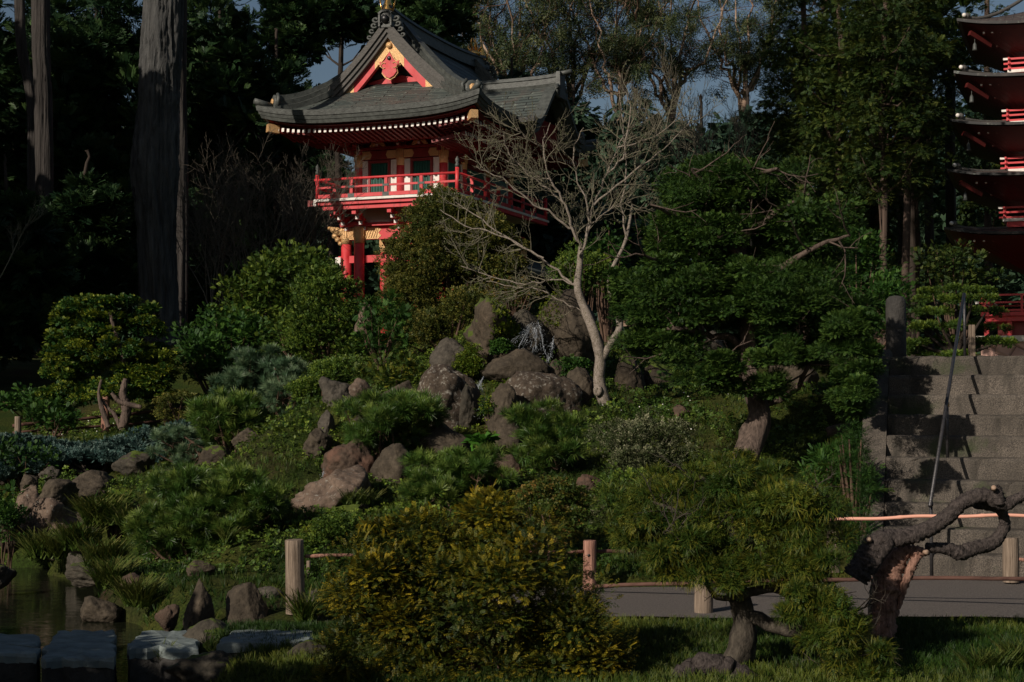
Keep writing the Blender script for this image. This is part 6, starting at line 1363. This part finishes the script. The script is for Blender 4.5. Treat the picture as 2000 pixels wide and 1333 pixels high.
DK = [ (90, 47, -60, 330, -100, 420, 'dark conifer filling the top left behind the pale trunks'), (360, 50, -60, 330, -100, 400, 'dark conifer behind and right of the giant trunk'),  (30, 44, -40, 330, -120, 640, 'dark conifer at the far left edge'), (190, 42, -60, 330, -100, 560, 'dark conifer between the pale trunk and the giant trunk'), (120, 52, -80, 300, 200, 700, 'dark low evergreen behind the left fence'), (430, 46, -60, 300, -60, 480, 'dark conifer just right of the giant trunk'),
       (570, 52, -60, 130, -60, 170, 'slim dark conifer standing beside the sky gap left of the gate roof'), (540, 50, 60, 240, 110, 380, 'dark conifer behind the left eave of the temple gate'), (480, 56, 100, 340, 180, 640, 'dark evergreen behind the leafless brown bush'), (300, 56, 0, 420, 150, 700, 'dark evergreen behind the giant trunk'), (840, 58, -80, 190, -110, 140, 'black conifer right behind the gate roof peak'),
       (10, 30, 300, 260, 380, 760, 'nearly black tree in the deep shade at the left edge'), (170, 34, 300, 200, 330, 700, 'nearly black tree in the deep shade left of the giant trunk')]
for px, d, ty, wd, y0, y1, lab in DK:
    bgtree(px, d, ty, lab, 'dark', 'dark', wd, y0, y1, n=80, sp=.34, rcf=.22, dens=1.3, trunkpx=7, tp=['bit', 'fan'], name='dark_conifer', flatz=.45, branches=16, hollow=.15)
bgtree(655, 60, -60, 'open branched tree with sky showing through above the left roof slope', 'dark', 'dark', 230, -60, 130, n=34, sp=.4, rcf=.2, dens=1.2, trunkpx=8, name='open_tree', branches=20, flatz=.35, lean=20)
bgtree(650, 62, 250, 'small dark tree seen between the gate and the leafless brown bush', 'dark', 'dark', 90, 270, 420, n=16, sp=.35, rcf=.3, name='dark_conifer')
# eucalypts
EU = [(900, 72, 120, 'first eucalyptus from the left, leaning over the gate ridge', -60, 230), (1010, 70, -40, 'eucalyptus with a forked pale trunk right of the gilded ridge figure', -90, 220), (1110, 74, -30, 'middle eucalyptus of the row against the sky', -90, 230), (1210, 72, -30, 'eucalyptus above the bare maple', -80, 220), (1310, 78, 60, 'airy eucalyptus left of the open patch of sky', 30, 190), (1450, 80, -20, 'eucalyptus right of the open patch of sky', -60, 230)]
for px, d, lean, lab, y0, y1 in EU:
    root = thing('eucalyptus', lab, 'eucalyptus', tuple(at(px-lean*.5, 560, d)), 0, None); out = []; u = d/F; D_ = 8
    T = limb(out, [(px-lean*.5, 640), (px-lean*.3, 420), (px, 260), (px+10, 120)], d, 8.5*u, 5*u, .05, 4); ends = []
    for k in range(6):
        a = (k-2.5)*26+random.uniform(-10, 10); Q = limb(out, [(px+random.uniform(-3, 8), 280-random.uniform(0, 150)), (px+a*.5, 170-random.uniform(-20, 40)), (px+a*1.0+random.uniform(-10, 10), 60+random.uniform(-30, 60)), (px+a*1.6, -60+abs(a)*.8)], [d, d+random.uniform(-1, 1), d+random.uniform(-2, 2), d+random.uniform(-3, 3)], 4.5*u, 1.2*u, .08, 5); ends += Q[4:]
    tw = []
    for q in ends: 
        for r_ in range(1): grow(tw, q, Vector((random.gauss(0, 1), random.gauss(0, 1), random.gauss(.5, .5))), 1.8, .022, 1, .2, .5, 2, .8, .6, 4, .014)
    tubes(out, K['euca'], 'trunk', root, 7); tubes(tw, K['brown'], 'branches', root, 4)
    cs = [np.array(random.choice(random.choice(tw)[0]))+RNG.normal(0, .25, 3) for _ in range(82)]; cs = [c for c in cs if (800-(c[2]-CAMZ)*F/c[1]) < y1+random.gauss(0, 25)] 
    leafobj('crown', clumps(cs, [random.uniform(.35, .8) for _ in cs], 26, ['hanglf'], .42, fill=0, upb=-.2, droop=.6, flatz=.6, top=-1, jit=.9, inner=.5), L['euca'], root)
# drooping dark conifers behind the bare maple
for i, (px, d, y0, y1, wd, lab) in enumerate([(1000, 60, 130, 420, 200, 'drooping blue green conifer right of the gate roof'), (1120, 62, 180, 480, 210, 'tall drooping conifer behind the bare maple'), (1240, 60, 190, 520, 220, 'drooping conifer behind the right side of the bare maple'), (1370, 58, 200, 520, 230, 'dark drooping conifer above the large cypress'), (1060, 50, 330, 620, 220, 'low dark conifer behind the bare maple trunk'), (1460, 62, 190, 500, 190, 'dark conifer behind the pale twiggy tree'), (1200, 48, 380, 620, 240, 'low dark evergreen left of the large cypress')]):
    bgtree(px, d, y0, lab, 'weep', 'dark', wd, y0, y1, n=80, tp=['hang', 'fan5'], sp=.4, rcf=.24, dens=1.6, trunkpx=6, name='drooping_conifer', droop=.7, upb=0, flatz=.8, branches=10)
# redwoods on the right
RW = [(1610, 50, -80, 380, 240, 'redwood filling the gap between the sky edge and the broad olive one'), (1770, 44, -80, 420, 200, 'redwood between the sunlit trunk and the pagoda'), (1570, 46, -80, 420, 230, 'redwood with its crown edge against the sky on the right'), (1640, 40, -80, 560, 220, 'broad olive green redwood right of the sky'), (1725, 38, -80, 440, 220, 'redwood with a sunlit trunk below its crown'), (1790, 50, -80, 480, 190, 'shaded redwood beside the pagoda'), (1930, 60, -80, 640, 220, 'dark redwood behind the pagoda'), (1560, 52, 200, 600, 200, 'redwood behind the top of the large cypress'), (1680, 50, 300, 640, 220, 'shaded redwood between the brown trunks')]
for px, d, y0, y1, wd, lab in RW:
    bgtree(px, d, y0-100, lab, 'redwood', 'redwood', wd, y0, y1, n=150, tp=['bit', 'bit2'], sp=.17, rcf=.22, dens=1.6, trunkpx=9, name='redwood', flatz=.6, upb=0, droop=.25, branches=24, hollow=.3, basepy=660)
for px, d, r_, lab in [(1722, 50, 15, 'reddish sunlit trunk between the large cypress and the steps'), (1780, 48, 8, 'thin dark trunk left of the layered bush'), (1858, 52, 10, 'brown trunk above the layered bush'), (1765, 55, 12, 'dark trunk right of the reddish sunlit one'), (1815, 56, 9, 'faint trunk in the shade beside the pagoda')]:
    root = thing('slender_redwood', lab, 'tree', tuple(at(px, 640, d))); bark_trunk([(px, 700), (px+1, 520), (px-2, 300), (px, 100)], d, [r_*1.1, r_, r_*.9, r_*.8], 'redwood', 24, 60, .14, px).build('trunk', K['redwood' if px == 1722 else 'dark'], root, True)  # all but the sunlit trunk get dark bark in place of shade
    c = at(px, 60, d); leafobj('crown', clumps([np.array(q) for q in ellclumps(c, (1.0, 1.0, 2.0), 12, .6, -1, .3)], [.6]*12, 40, 'fan', .36), L['redwood'], root)
# leafless brown bushes and pale twiggy trees
def bare(px, py, d, spread, h, n, mat, label, r0, seed, name='leafless_bush', lv=3, ang=.5, up=.5, lean=0):
    random.seed(seed); root = thing(name, label, 'bare bush', tuple(at(px, py, d))); out = []; b = at(px, py, d); u = d/F
    for i in range(n):
        a = (i+.5)/n*2-1+random.uniform(-.15, .15); q = b+Vector((a*spread*.15*u, random.gauss(0, .3), 0)); grow(out, q, Vector((a*spread/h+lean, random.gauss(0, .3), 1)), h*u*random.uniform(.6, 1), r0*u, lv, up, .3, 5, ang, .6, 6, .36*u)
    tubes(out, K[mat], 'branches', root, 4)
bare(510, 560, 33, 190, 250, 18, 'twigdark', 'leafless brown bush left of the temple gate', 1.7, 5, ang=.8); bare(610, 520, 47, 100, 200, 12, 'twigdark', 'leafless bush just left of the gate balcony', 1.5, 15, ang=.8); bare(420, 610, 32, 90, 260, 12, 'twigdark', 'leafless bush beside the giant trunk', 1.5, 25, ang=.8)
bare(1400, 380, 50, 150, 230, 7, 'twig', 'pale leafless tree with curved yellowish twigs below the open sky', 2.2, 35, 'leafless_tree', 3, .5, .3); bare(1290, 420, 48, 120, 230, 5, 'twig', 'pale leafless tree behind the right side of the bare maple', 2.0, 45, 'leafless_tree'); bare(-20, 560, 27, 120, 160, 4, 'twig', 'faint pale branches reaching in from the left edge', 1.5, 55)
random.seed(99)
# far woods closing the gaps, low enough to leave the sky open
cs, rs = [], []
for i in range(330):
    x = random.uniform(-34, 34); px = 1000+x/88*F; top = 300 if px < 620 else 420 if px < 900 else 260 if px > 1500 else 330; y = random.uniform(86, 96)
    py = random.uniform(top+random.uniform(-30, 60), 760); cs.append(np.array(at(px, py, y))); rs.append(random.uniform(1.5, 2.8))
o = leafobj('far_woods', clumps(cs, rs, 110, ['fan5', 'leaves2'], .95, flatz=.7, inner=.1), L['weep'], None); tag(o, 'dark far woodland filling the gaps between the trees', 'woods', kind='stuff')
# tall shade trees standing outside the frame on the left and behind the camera; they throw the photo's deep shade
def shade_tree(x, y, z0, z1, r, label, n=34, sp=1.0):
    root = thing('shade_tree', label, 'tree', (x, y, 0), 0, 'shade trees outside the frame'); out = [([Vector((x, y, -.5)), Vector((x+.2, y, z0)), Vector((x, y, z1-.5))], [.5, .4, .15])]; tubes(out, K['dark'], 'trunk', root, 10)
    cs = ellclumps((x, y, (z0+z1)/2), (r, r, (z1-z0)/2), n, r*.34, -1, .2); leafobj('crown', clumps([np.array(q) for q in cs], [r*.34]*len(cs), 60, ['fan5', 'leaves2'], sp), L['dark'], root)
for x, y, z0, z1, r in [(-21, 32, 3, 16, 4.5), (-13.6, 23, 2, 11.5, 2.8), (-27, 36, 4, 18, 5), (-25, 26, 2, 16, 4.5), (-30, 22, 3, 18, 5), (-22, 17, 1, 14, 3.5)]:
    shade_tree(x, y, z0, z1, r, 'tall dark evergreen outside the left of the picture')
for x, y, z0, z1, r in [(-5.3, 7.2, .2, 2.25, .9), (-4.4, 6.1, .2, 2.15, .9), (-3.5, 4.9, .2, 2.1, .9), (-6.5, 8.4, .1, 2.2, .9)]:
    shade_tree(x, y, z0, z1, r, 'broad dark shrub outside the frame shading the stepping stones', 22, .22)
